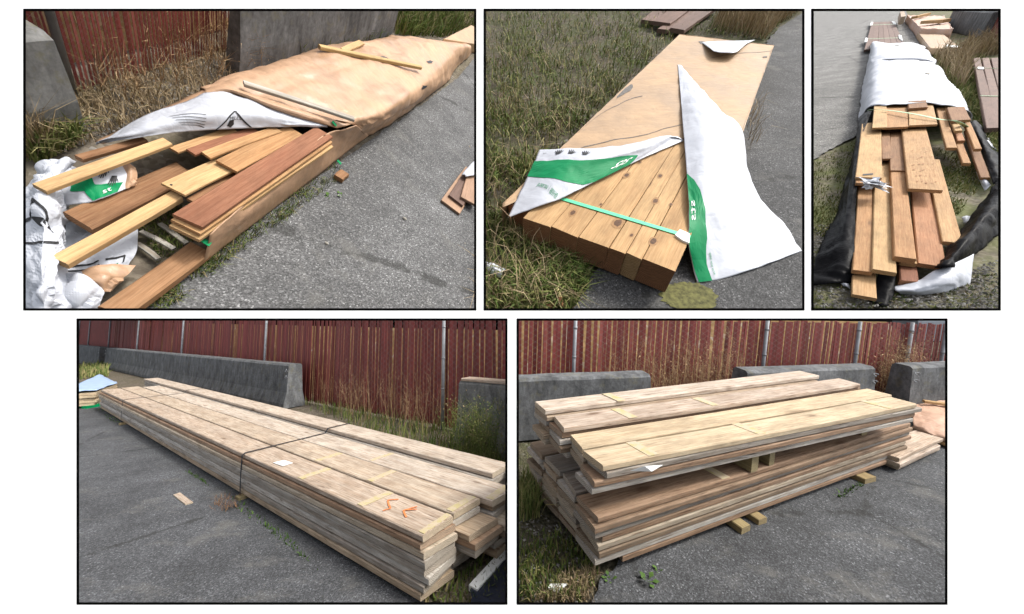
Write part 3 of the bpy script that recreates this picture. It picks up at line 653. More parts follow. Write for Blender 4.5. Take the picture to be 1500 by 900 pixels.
for i, (u, lab) in enumerate(((352, 'yellowish wooden bearer poking out under the stack by the near strap'), (185, 'wooden bearer under the far end of the strapped stack'))):
    s = (b.at(u, 665 if i == 0 else 586, Ht) - P0).dot(dv); v, f = box((-.045, -.04, 0), (.045, 1.2, z0 - .001))
    solo(b, 'bearer', mesh('bearer', v, f, M['block']), lab, 'bearer', L=frame(P0 + dv * (s - .05), dv) if ac.dot(Vector((-dv.y, dv.x, 0))) > 0 else frame(P0 + dv * (s - .05), -dv))
me, Mx = quad_board(b, [(254, 725), (264, 721), (282, 735), (272.5, 739)], .016, .012, M['weather_top'])
solo(b, 'wood_scrap', me, 'small pale rectangle of wood lying on the asphalt by itself', 'wood scrap', L=Mx)
# pile under a pale blue sheet
def hexa(bay, px, zt, zb, infl=0.):
    q = [bay.at(u, v, zt) for u, v in px]; c = sum(q, Vector()) / 4
    return [p + (p - c) * infl for p in q], [Vector((p.x, p.y, zb)) + (p - c) * infl * .3 for p in q]
tp, bt = hexa(b, [(85, 578), (141, 574), (172, 562), (146, 549)], .36, .06)
Tq = Thing(b, 'covered_lumber_pile', 'pile of boards under a pale blue sheet beyond the far end of the stack', 'covered pile', bt[1])
for l in range(5):
    z_a, z_b = .06 + l * .058, .06 + (l + 1) * .058 - .006; j = [Vector((random.uniform(-.03, .03), random.uniform(-.03, .03), 0)) for _ in range(4)]
    v = [Vector((p.x, p.y, z_a)) + k for p, k in zip(tp, j)] + [Vector((p.x, p.y, z_b)) + k for p, k in zip(tp, j)]
    Tq.add('board_layer', mesh('board_layer', v, [(3, 2, 1, 0), (4, 5, 6, 7), (0, 1, 5, 4), (1, 2, 6, 5), (2, 3, 7, 6), (3, 0, 4, 7)], M['pine']))
sf = Surf([[p + Vector((0, 0, .02)) for p in (tp[0], (tp[0] + tp[1]) / 2, tp[1])], [p + Vector((0, 0, .04)) for p in ((tp[0] + tp[3]) / 2, sum(tp, Vector()) / 4, (tp[1] + tp[2]) / 2)], [p + Vector((0, 0, .02)) for p in (tp[3], (tp[2] + tp[3]) / 2, tp[2])]], .03, 2.)
Tq.add('blue_sheet', mesh('blue_sheet', *sf.sheet(16, 10, .01), M['blue_sheet'], True))
for q in (.15, .8):
    p = bt[0].lerp(bt[1], q); v, f = box((-.06, -.06, 0), (.06, .3, .059)); Tq.add('skid', mesh('skid', v, f, M['green']), Matrix.Translation(Vector((p.x, p.y, 0))))
# navy sheet with a white edge, lying by the near corner
pp = [b.at(u, v) for u, v in ((690, 868), (741, 811), (748, 811), (748, 905), (690, 905))]
Tn = Thing(b, 'edged_sheet', 'dark navy sheet with a white edge lying beside the stack end', 'sheet', pp[0])
def slab(P, z0_, z1_): n = len(P); v = [Vector((p.x, p.y, z0_)) for p in P] + [Vector((p.x, p.y, z1_)) for p in P]; return v, [tuple(range(n - 1, -1, -1)), tuple(range(n, 2 * n))] + [(i, (i + 1) % n, n + (i + 1) % n, n + i) for i in range(n)]
Tn.add('panel', mesh('panel', *slab(pp, .0, .03), M['navy']))
e0, e1 = pp[0], pp[1]; inn = (pp[3] - pp[0]).normalized() * .05
Tn.add('white_edge', mesh('white_edge', *slab([e0 - inn * .4, e1 - inn * .4, e1 + inn * 1.1, e0 + inn * 1.1], -.0, .04), M['white_print']))
# plants
blades(b, 'grass_tufts', scatter(b, [(270, 690), (305, 712), (300, 706), (280, 694)], 60) + scatter(b, [(330, 720), (355, 738), (420, 785), (470, 840), (440, 815), (350, 750)], 130) + scatter(b, [(140, 600), (165, 620), (180, 622), (155, 600)], 60), .035, M['leaf'], .006, 1.2, 'low green weeds along the foot of the strapped stack')
blades(b, 'dry_tuft', scatter(b, [(315, 728), (345, 732), (340, 750), (320, 746)], 50), .07, M['rusty'], .0025, 1.6, 'reddish dry grass tuft at the foot of the strapped stack', per=2, spread=.03)
blades(b, 'verge_grass', scatter(b, [(430, 585), (545, 640), (660, 690), (748, 700), (748, 640), (600, 600), (500, 570)], 1500), .16, M['mix_grass'], .006, .7, 'green grass on the strip between lumber and fence', per=2, hv=.7)
blades(b, 'verge_grass', scatter(b, [(116, 540), (156, 535), (160, 552), (116, 556)], 500), .3, M['green_grass'], .02, .7, 'grass in the gap between the two far barriers')
blades(b, 'verge_grass', scatter(b, [(600, 884), (690, 830), (742, 760), (745, 884)], 500), .05, M['mix_grass'], .005, .9, 'sparse grass on the dirt by the stack end')
wl = [A.lerp(B_, q) - n4 * random.uniform(.1, .4) for q in (.80, .82, .85, .875, .9, .91, .925, .935, .945, .955, .962)]
weeds(b, 'dry_weeds', wl, 1.0, M['weed'], 'brown dried weeds standing against the fence behind the strapped stack', 9, .009)
weeds(b, 'dry_weeds', [b.at(670 + i * 9, 695) + n4 * .15 for i in range(5)], .8, M['mix_grass'], 'greenish weeds growing in front of the mossy barrier end', 40, .016)
pebbles(b, 'asphalt_grit', scatter(b, [(116, 640), (300, 700), (520, 880), (116, 880)], 260), .006, M['pebble'], 'pale grit scattered over the asphalt left of the strapped stack')
plant(b, 'yellow_flower', b.at(643, 868), 'small yellow flowering weed at the stack corner', 6, .025).data.materials[0] = M['yellow']

# ------------------------------------------------------------------ bay 5: two stacks of lumber, one on the other
b = B5
ground(b, 'verge', M['gravel'], 751, 1470, 500, 930, 0, 60, rough=.03)
flat(b, 'asphalt', M['asphalt'], [(845, 930), (878, 850), (960, 770), (1150, 700), (1300, 640), (1345, 605), (1390, 590), (1470, 600), (1470, 930)], .006)
HB5 = .62
fa, fb = b.at(760, 556.5, HB5), b.at(1285, 538, HB5); fa.z = fb.z = 0
d5 = (fb - fa).normalized(); n5 = Vector((-d5.y, d5.x, 0)); n5 = n5 if n5.dot(fa) > 0 else -n5; off = n5 * .42
A, B_ = b.wall(fa + off, fb + off, 752.5, 470), b.wall(fa + off, fb + off, 1440, 480); HA, HB = b.wall(fa + off, fb + off, 752.5, 462.5).z, b.wall(fa + off, fb + off, 1384, 473).z
A.z = B_.z = 0; LF = (B_ - A).length; df = (B_ - A) / LF
s13 = (b.wall(A, B_, 1384, 480) - A).dot(df); HBx = HA + (HB - HA) * LF / s13
ps = [(b.wall(A, B_, u, 500) - A).dot(df) for u in (840, 1117, 1251, 1327, 1377, 1412)]
fence(b, A, B_, HA, HBx, .0545, ps, 'red slatted chain-link fence with dried weeds behind the double lumber stack', 296, True, .021, False, .7, fill=.8)
daylight_backing(b, A, B_, HA, HBx, n5, ((.15, 0), (.6, .5), (1.1, .86)), 753)
barrier(b, b.at(752, 557, HB5), b.at(957, 549, HB5), HB5, .2, 'dark concrete barrier behind the left end of the double lumber stack', loops=False, foot=.03)
barrier(b, b.at(1092, 544.5, HB5), b.at(1286, 538, HB5), HB5, .2, 'middle concrete barrier seen over the top of the double lumber stack', foot=.03)
barrier(b, b.at(1335, 537.5, HB5), b.at(1440, 533, HB5), HB5, .2, 'concrete barrier beside the peach covered pile', foot=.03)
# shed roof beyond the fence
A2, B2_ = A + n5 * 1.6, B_ + n5 * 1.6
v = [b.wall(A2, B2_, u, w_) for u, w_ in ((1345, 500), (1450, 500), (1450, 464), (1345, 466.5))]; V = v + [p + n5 * .4 - Vector((0, 0, .05)) for p in v]
Tr = Thing(b, 'shed', 'pale roof of a shed just showing over the far fence end', 'shed', v[0]); Tr.add('roof', mesh('roof', V, [(0, 1, 2, 3), (7, 6, 5, 4), (0, 4, 5, 1), (1, 5, 6, 2), (2, 6, 7, 3), (3, 7, 4, 0)], M['roof']))
def stack5(name, label, pn, pf, zt, z0, nl, offs, mats, mtop, wd, farend, jit, over=None, extra=()):
    t = (zt - z0) / nl; P0 = b.at(*pn, zt); P1_ = b.at(*pf, zt); dv = (P1_ - P0); LL = dv.length; dv.normalize(); ac = Vector((-dv.y, dv.x, 0)); P0.z = 0
    S = Thing(b, name, label, 'lumber stack', P0)
    cols = [(o, LL + e, nl + x) for o, e, x in zip(offs, farend, extra or (0,) * 4)]
    tops = stack_boards(b, S, P0, dv, ac, z0, t, wd, cols, mats, mtop, jit=jit, top_over=over)
    return S, P0, dv, ac, LL, tops, t
ZL, ZU0, ZU = .378, .505, .672
P0t = b.at(876, 759, ZL); P1t = b.at(1335, 620, ZL); dvt = (P1t - P0t).normalized(); act = Vector((-dvt.y, dvt.x, 0))
def so(P, dv, u, v, z): return (b.at(u, v, z) - P).dot(dv)
lo_ = [0, so(P0t, dvt, 850, 724, ZL), so(P0t, dvt, 822, 694, ZL), so(P0t, dvt, 795, 668, ZL)]
wl_ = (b.at(774, 648, ZL) - P0t).dot(act) / 4 - .008
SL, PL, dL, aL, LLl, topL, tL = stack5('lumber_stack', 'lower tall stack of weathered brown lumber carrying another stack', (876, 759), (1335, 620), ZL, .05, 8, lo_, ['weather_dark_%d' % q for q in range(6)], ['weather_dark_4', 'weather_dark_3', 'weather_dark_3', 'weather_dark_1'], wl_, (0, -.1, -.15, -.3), .03, {(0, 0): (.2, (P1t - P0t).length - .05)})
P0u = b.at(882, 683, ZU); P1u = b.at(1346, 591, ZU); dvu = (P1u - P0u).normalized(); acu = Vector((-dvu.y, dvu.x, 0))
uo = [0, so(P0u, dvu, 855, 656, ZU), so(P0u, dvu, 829, 628, ZU + .038), so(P0u, dvu, 798, 602, ZU + .076)]
fe = [0] + [so(P0u, dvu, *q) - (P1u - P0u).length for q in ((1317, 583.5, ZU), (1294, 572.5, ZU + .038), (1253, 565, ZU + .076))]
wu_ = (b.at(784, 589, ZU + .076) - P0u).dot(acu) / 4 - .008
SU, PU, dU, aU, LLu, topU, tU = stack5('lumber_stack', 'upper stack of pale-topped lumber resting on the lower stack', (882, 683), (1346, 591), ZU, ZU0, 4, uo, ['weather_dark_%d' % q for q in range(6)], ['pine', 'pine', 'weather_top', 'weather_top'], wu_, fe, .035, {(0, 0): (-.05, (P1u - P0u).length - .02), (0, 1): (-.03, (P1u - P0u).length)}, (0, 0, 1, 2))
print('P5 widths', wl_, wu_, LLl, LLu, lo_, uo, fe)
P0, dv, ac = PU, dU, aU
for s, c in ((.28, 0), (1.15, 0), (uo[2] + .45, 2), (uo[2] + 1.2, 2), (uo[3] + .55, 3), (2.6, 0)): paint(SU, PU, dU, aU, s, .07, c * (wu_ + .008) + .006, c * (wu_ + .008) + wu_ - .006, topU[c], 'yellow', .03)
paint(SL, PL, dL, aL, .95, .07, .006, wl_ * .9, topL[0], 'yellow', .02)
kn = [PU + dU * x + Vector((0, 0, ZU0 + .11)) - aU * (.004 + y) + Vector((0, 0, z)) for x, y, z in ((.18, .002, .0), (.25, .03, .03), (.4, .004, -.005), (.3, .03, -.01))]
SU.add('paper_scrap', mesh('paper_scrap', kn + [p + Vector((0, 0, .002)) for p in kn], [(3, 2, 1, 0), (4, 5, 6, 7), (0, 1, 5, 4), (1, 2, 6, 5), (2, 3, 7, 6), (3, 0, 4, 7)], M['white_print']))
def block(bay, u, v, z, P, dv, ac, sz, label, y=-.03, depth=.9, zb=0.):
    s = (bay.at(u, v, z) - P).dot(dv); o = P + dv * s
    me = board_mesh(depth, sz[0], sz[1], M['block'], 2, .002)
    solo(bay, 'bearer_block', me, label, 'bearer', 'square wooden bearers under the lumber', frame(o + ac * (y + depth / 2) + Vector((0, 0, zb + sz[1] / 2)), ac))
g1 = ZU0 - ZL - .002
block(b, 1098, 688, ZL, PL, dL, aL, (.075, g1), 'left of the paired wooden bearers between the two stacks', -.01, .8, ZL + .001)
block(b, 1126, 680, ZL, PL, dL, aL, (.06, g1), 'right of the paired wooden bearers between the two stacks', .0, .8, ZL + .001)
block(b, 1272, 640, ZL, PL, dL, aL, (.075, g1), 'wooden bearer between the stacks towards their far end', .02, .8, ZL + .001)
block(b, 1104, 790, 0, PL, dL, aL, (.09, .049), 'mossy wooden bearer on the asphalt, left of the near pair', -.06, .8)
block(b, 1127, 776, 0, PL, dL, aL, (.08, .049), 'wooden bearer on the asphalt, right of the near pair', -.05, .8)
block(b, 1276, 709, 0, PL, dL, aL, (.14, .049), 'wooden bearer on the asphalt under the far part of the stack', -.06, .8)
block(b, 905, 850, 0, PL, dL, aL, (.08, .049), 'wooden bearer hidden under the near end of the lower stack', .12, .7)
# low pale boards beyond
z = .14; q = [b.at(1318, 672, z), b.at(1378, 645, z)]; dq = (q[1] - q[0]).normalized(); aq = Vector((-dq.y, dq.x, 0)); Lq = (q[1] - q[0]).length; pq = Vector((q[0].x, q[0].y, 0))
Sq = Thing(b, 'lumber_stack', 'low stack of whitish boards sticking out past the double stack', 'lumber stack', pq)
stack_boards(b, Sq, pq, dq, aq, .02, .04, .2, [(0, Lq, 3), (.1, Lq - .02, 3)], ['weather_top'], ['weather_top'], jit=.05)
# peach covered pile
tp = [b.at(1336, 622, .2), b.at(1395, 645, .2), b.at(1440, 600, .32), b.at(1384, 564, .35), b.at(1345, 577, .3)]
ctr = b.at(1385, 600, .4)
rows = [[b.at(1338, 630, .0), b.at(1360, 642, .0), b.at(1400, 657, .0)], [b.at(1337, 622, .1), b.at(1362, 632, .12), b.at(1400, 642, .12)], [b.at(1338, 602, .14), b.at(1368, 604, .16), b.at(1405, 608, .16)], [b.at(1343, 584, .14), b.at(1378, 572, .16), b.at(1420, 568, .16)], [b.at(1348, 584, .0), b.at(1385, 577, .0), b.at(1425, 576, .0)]]
sf = Surf(rows, .02, 4., .0, 2.)
Tp = Thing(b, 'covered_lumber_pile', 'low pile under a wrinkled peach sheet at the right edge behind the double stack', 'covered pile', rows[0][1])
Tp.add('sheet', mesh('sheet', *sf.sheet(30, 40, .008), M['kraft_peach'], True))
for i, (u0, v0, u1, v1, zz) in enumerate(((1353, 588, 1400, 594, .2), (1345, 632, 1395, 655, .04))):
    a_, c_ = b.at(u0, v0, zz), b.at(u1, v1, zz); Tp.add('batten', board_mesh((c_ - a_).length, .06, .03, M['cedar_pale']), frame((a_ + c_) / 2, c_ - a_))
# plants and litter
blades(b, 'verge_grass', scatter(b, [(760, 700), (800, 690), (860, 800), (880, 850), (850, 882), (760, 882)], 1500, 3.), .05, M['mix_grass'], .004, .9, 'grass on the damp ground left of the double stack')
blades(b, 'verge_grass', scatter(b, [(760, 705), (795, 715), (790, 760), (762, 765)], 400), .16, M['green_grass'], .004, .8, 'tall green tuft at the foot of the dark barrier', hv=.6)
blades(b, 'verge_grass', scatter(b, [(775, 882), (840, 838), (878, 838), (860, 882)], 500), .05, M['dry_grass'], .003, 1.4, 'straw and moss at the asphalt edge by the stack corner')
blades(b, 'verge_grass', scatter(b, [(1285, 600), (1330, 580), (1345, 580), (1340, 600)], 300), .2, M['dry_grass'], .01, .6, 'dry grass in the gap between the barriers')
pebbles(b, 'gravel_bits', scatter(b, [(760, 720), (850, 800), (870, 860), (850, 882), (760, 882)], 400), .008, M['pebble'], 'loose gravel on the ground left of the double stack')
pebbles(b, 'asphalt_grit', scatter(b, [(900, 880), (1000, 820), (1380, 690), (1384, 882)], 300), .005, M['pebble'], 'pale grit scattered over the asphalt in front of the double stack')
for u, v, lab, s in ((892, 850, 'broad-leaved weed under the near corner of the lower stack', 0.023), (948, 853, 'leafy weed at the foot of the protruding bottom board', 0.029), (842, 812, 'small leafy weed in the gravel left of the stack corner', 0.019), (965, 838, 'weed stem leaning out from the bottom board', 0.019)): plant(b, 'leafy_weed', b.at(u, v), lab, 8, s)
blades(b, 'weed_clump', scatter(b, [(1222, 728), (1262, 706), (1266, 712), (1230, 734)], 90), .03, M['leaf'], .005, 1.2, 'low green weeds beside the far bearer under the lower stack')
fw = [A + df * ((b.wall(A, B_, u, 520) - A).dot(df)) - n5 * .08 for u in (905, 930, 950, 968, 985, 1000, 1015, 1030, 1045, 1060, 1075)]
weeds(b, 'dry_weeds', fw, .95, M['weed'], 'golden dried weeds standing against the fence above the lumber stack', 16, .011)
fw = [A + df * ((b.wall(A, B_, u, 520) - A).dot(df)) - n5 * .1 for u in (1290, 1300, 1310, 1318, 1326)]
weeds(b, 'dry_weeds', fw, .9, M['weed'], 'golden dried weeds in front of the fence between the two right barriers', 24, .016)
pl = [b.at(u, v, z) for u, v, z in ((802, 862, .02), (806, 855, .035), (832, 855, .03), (816, 868, .015))]
solo(b, 'litter_scrap', mesh('litter_scrap', pl + [p - Vector((0, 0, .006)) for p in pl], [(0, 1, 2, 3), (7, 6, 5, 4), (0, 4, 5, 1), (1, 5, 6, 2), (2, 6, 7, 3), (3, 7, 4, 0)], M['white_print']), 'crumpled white scrap on the ground left of the stack', 'litter')
# ------------------------------------------------------------------ bay 1: torn bundle of cedar boards
b = B1
def bar(bay, p0, p1, z, wd, t, mat, z1=None, seg=3):
    a, c = bay.at(*p0, z), bay.at(*p1, z if z1 is None else z1)
    return board_mesh((c - a).length, wd, t, M[mat], seg), frame((a + c) / 2, c - a) @ Matrix.Translation((0, 0, -t / 2))
def rows(bay, R): return [[bay.at(*p) for p in r] for r in R]
def quad_solo(bay, name, q, z, t, mat, label, cat='board', zf=None, ext=0., group=None):
    me, Mx = quad_board(bay, q, z, t, M[mat], zf, ext); return solo(bay, name, me, label, cat, group, Mx)
ground(b, 'verge', M['gravel_dry'], -80, 702, -60, 459, 0, 60, rough=.02)
flat(b, 'asphalt', M['asphalt_pale'], [(150, 459), (214, 452), (312, 374), (494, 240), (545, 204), (620, 152), (670, 115), (702, 78), (702, 459)], .004, .012)
fa, fb = b.at(110, 134), b.at(338, 69); dF = (fb - fa).normalized(); nF = Vector((-dF.y, dF.x, 0)); nF = nF if nF.dot(fa) > 0 else -nF
A, B_ = fa - dF * .55, fb + dF * .3; HA, HB = b.hgt(A, -25), b.hgt(B_, -8)
fence(b, A, B_, HA, HB, .0245, [(b.wall(A, B_, 68, 30) - A).dot(dF)], 'red slatted chain-link fence behind the torn cedar bundle', 290, True, .016, False, .7, .3, .6)
daylight_backing(b, A, B_, HA, HB, nF, ((.15, 0), (.5, .6), (.9, 1.1)))
pA, pB = b.at(8, 216), b.at(122, 188); Hb = b.hgt(pB, 55)
barrier(b, pA, pB, Hb, .16, 'rough grey concrete block end at the left before the red fence', 'concrete_pale', False, .05, foot=.015)
pA, pB = b.at(346, 112), b.at(572, 50); barrier(b, pA, pB, b.hgt(pA, -5), .05, 'large dark streaked concrete barrier behind the paper-wrapped bundle', 'concrete', False, .05, foot=.02)
pA = b.at(349, 108); me = tube([pA, pA + Vector((0, 0, b.hgt(pA, 22)))], .012, 8)
Tg = Thing(b, 'steel_post', 'thin steel post standing at the left end of the dark barrier', 'post', pA); Tg.add('pole', mesh('pole', *me, M['galv'], True)); Tg.add('cap', mesh('cap', *tube([pA + Vector((0, 0, b.hgt(pA, 26))), pA + Vector((0, 0, b.hgt(pA, 22)))], .018, 8), M['galv'], True))
pA = b.at(357, 101); H = b.hgt(pA, 46); solo(b, 'stake', board_mesh(H, .035, .014, M['greywood']), 'whitish wooden stake leaning by the steel post', 'stake', L=frame(pA + Vector((0, 0, H / 2)), Vector((0.02, 0, 1)), Vector((dF.y, -dF.x, 0))))
# --- the wrap
W = rows(b, [[(296, 140, .0), (300, 131, .29), (370, 147, .31), (450, 166, .31), (514, 182, .295), (537, 201, .015)],
             [(358, 114, .0), (362, 106, .29), (430, 126, .33), (505, 148, .32), (566, 164, .29), (577, 178, .015)],
             [(430, 90, .0), (435, 82, .29), (500, 97, .33), (560, 110, .32), (622, 123, .27), (630, 140, .015)],
             [(486, 76, .0), (490, 68, .28), (545, 77, .31), (600, 88, .31), (643, 101, .25), (655, 121, .01)],
             [(531, 67, .0), (535, 60, .27), (582, 65, .3), (630, 72, .29), (666, 80, .22), (669, 99, .01)],
             [(569, 60, .0), (572, 54, .24), (612, 58, .26), (655, 63, .26), (686, 68, .2), (687, 84, .01)],
             [(575, 56, .0), (577, 53, .05), (616, 57, .05), (658, 62, .05), (689, 66, .05), (690, 78, .0)]])
sf = Surf(W, .018, 3.2, .012, 3.)
Tw = Thing(b, 'wrapped_bundle', 'long bundle in crumpled brown paper torn open at its near end', 'wrapped bundle', W[0][3] * 1)
Tw.add('paper_wrap', mesh('paper_wrap', *sf.sheet(80, 170, .004), M['kraft'], True))
fl = Surf(rows(b, [[(150, 208, .17), (200, 182, .22), (256, 155, .27), (303, 138, .31), (345, 140, .33), (400, 158, .32), (440, 172, .31), (478, 183, .29)],
                   [(145, 210, .18), (196, 193, .26), (255, 174, .31), (305, 163, .345), (350, 162, .35), (402, 171, .33), (442, 178, .31), (479, 184, .29)],
                   [(140, 212, .15), (190, 204, .235), (250, 195, .265), (300, 191, .275), (345, 189, .28), (400, 187, .28), (440, 186, .28), (479, 185, .28)]]), .014, 4., .004, 1.)
wf = Tw.add('white_flap', mesh('white_flap', *fl.sheet(60, 24, .004), M['white_sheet'], True))
dia = stroke([(.48, 1.0), (.555, .52), (.63, .98)], .009) + xf([[(-.3, -.5), (.3, -.5), (.45, .1), (.1, .5), (-.5, .2)]], .545, .86, .035, .2) + xf(text_polys('MILLS'), .56, .72, .022, -.13)
Tw.add('logo_print', mesh('logo_print', *fl.patch(dia, 3), M['black_print']), parent=wf)
ln = []
for r in range(5): ln += stroke([(.27 + .012 * r, .42 + r * .085), (.345 + .012 * r, .52 + r * .08), (.42, .6 + r * .08)], .007)
Tw.add('text_print', mesh('text_print', *fl.patch(ln, 3), M['black_print']), parent=wf, kind='stuff')
Tw.add('paper_fold', mesh('paper_fold', *Surf(rows(b, [[(299, 130, .3), (330, 126.5, .34), (390, 144, .345), (450, 163, .335), (514, 182, .3)], [(300, 134, .32), (338, 132, .35), (393, 151, .355), (446, 168, .34), (506, 185, .3)], [(303, 141, .3), (346, 139, .315), (396, 158, .325), (440, 173, .315), (494, 188, .29)]]), .004, 6.).sheet(40, 6, .004), M['kraft'], True))
Tw.add('paper_edge', mesh('paper_edge', *Surf(rows(b, [[(138, 207, .12), (220, 168, .2), (303, 129, .28)], [(150, 210, .15), (226, 178, .24), (306, 140, .3)]]), .004, 6.).sheet(30, 4, .004), M['kraft'], True))
sk = Surf(rows(b, [[(307, 343, .2), (350, 305, .22), (400, 262, .24), (440, 228, .26), (480, 195, .28), (502, 190, .29), (522, 184, .29)],
                   [(303, 362, .13), (347, 328, .14), (402, 285, .15), (448, 249, .15), (490, 214, .16), (512, 202, .16), (533, 192, .16)],
                   [(296, 386, .03), (340, 351, .02), (400, 306, .015), (450, 268, .015), (495, 233, .015), (520, 213, .015), (540, 199, .015)]]), .005, 4., .004, 4.)
Tw.add('paper_skirt', mesh('paper_skirt', *sk.sheet(60, 16, .004), M['kraft'], True))
for u, v, z in ((302, 358, .14), (496, 240, .03), (489, 184, .3)):
    p = b.at(u, v, z); vv, ff = box((-.016, -.012, 0), (.016, .012, .004)); Tw.add('green_clip', mesh('green_clip', vv, ff, M['green']), Matrix.Translation(p + Vector((0, 0, .012))) @ Matrix.Rotation(.6, 4, 'Z') @ Matrix.Rotation(.5, 4, 'Y'))
for u, v, r in ((628, 124, .035), (632, 88, .03), (564, 92, .02)):
    p = b.at(u, v, .3)
    # dark scuffs where the paper is torn through
    a_ = min(((x / 40, y / 60) for x in range(41) for y in range(61)), key=lambda q: (sf.raw(*q) - p).length); pg = [[(a_[0] + .02 * math.cos(g) * random.uniform(.6, 1.5), a_[1] + .012 * math.sin(g) * random.uniform(.6, 1.4)) for g in [k * .7 for k in range(9)]]]
    Tw.add('torn_patch', mesh('torn_patch', *sf.patch(pg, 2, .004), M['strap']))
for nm, p0, p1, z, wd, t, mat, lab in (('batten', (357, 120), (519, 173), .375, .04, .02, 'greywood', 'grey weathered batten lying across the paper near its torn edge'), ('batten', (468, 66), (617, 97), .36, .035, .03, 'yellowwood', 'long yellow batten lying across the far part of the paper bundle'), ('board_offcut', (503, 73), (530, 61), .34, .05, .02, 'cedar_pale', 'short board lying on the paper behind the yellow batten')):
    me, Mx = bar(b, p0, p1, z, wd, t, mat); solo(b, nm, me, lab, 'batten', L=Mx)
# --- loose boards of the torn bundle
C1 = [((50, 268), (64, 281), (250, 212), (240, 200), .245, .02, 'cedar_pale', 'long pale cedar board sticking out furthest left over the white wrap', .27),
      ((111, 226), (118, 234), (215, 206), (208, 199), .2, .022, 'cedar_brown', 'brown board end peeping out at the left tip of the white flap', .21),
      ((96, 308), (130, 337), (272, 266), (272, 230), .15, .038, 'cedar_brown', 'wide wet brown cedar plank with dark stains lying on the white wrap', .16),
      ((81, 369), (90, 393), (266, 289), (252, 279), .175, .034, 'cedar_pale', 'long narrow cedar board resting on the crumpled white wrap', .18),
      ((237, 266), (270, 288), (360, 241), (330, 228), .215, .014, 'cedar_pale', 'pale board end with a black nail hole', .222),
      ((276, 290), (293, 302), (390, 243), (370, 232), .185, .016, 'cedar_brown', 'honey-brown board half hidden beside the red board stack', .19),
      ((315, 234), (348, 252), (452, 194), (412, 188), .245, .016, 'cedar', 'wide cedar board overlapping the one with the nail hole', .26),
      ((248, 215), (260, 224), (350, 192), (335, 186), .235, .012, 'cedar', 'leftmost of three thin cedar boards under the white flap', .25),
      ((272, 219), (287, 226), (382, 193), (366, 186), .243, .014, 'cedar_red', 'middle of three thin cedar boards under the white flap', .255),
      ((294, 223), (309, 231), (418, 192), (396, 186), .251, .014, 'cedar', 'rightmost of three thin cedar boards under the white flap', .265),
      ((256, 310), (293, 336), (492, 197), (457, 189), .245, .021, 'cedar_red', 'smooth red-brown board on top of the stack by the paper edge', .275),
      ((252, 319), (291, 345), (492, 204), (457, 195), .222, .02, 'cedar', 'middle board of the three under the red-brown one', .252),
      ((250, 327), (289, 354), (492, 212), (457, 202), .2, .02, 'cedar_pale', 'lowest board of the stack under the red-brown one', .23),
      ((124, 456), (204, 454), (300, 372), (287, 352), .07, .045, 'cedar_brown', 'broad cedar plank running out along the asphalt edge', .075)]
for q0, q1, q2, q3, z, t, mat, lab, zf in C1:
    o = quad_solo(b, 'cedar_board', (q0, q1, q2, q3), z, t, mat, lab, zf=zf)
    if 'nail' in lab: nail = o
p = b.at(251, 271, .2165); child(nail, b, 'nail_hole', mesh('nail_hole', *tube([p, p + Vector((0, 0, .0015))], .0045, 8), M['black_print']))
for i, (p0, p1, lab) in enumerate((((234, 327), (274, 356), 'grey splintered lath nearest the red board stack'), ((206, 338), (255, 364), 'middle grey splintered lath on the ground'), ((201, 356), (232, 379), 'shortest grey splintered lath beside the white wrap'))):
    me, Mx = bar(b, p0, p1, .02, .022, .012, 'greywood'); solo(b, 'lath', me, lab, 'lath', L=Mx)
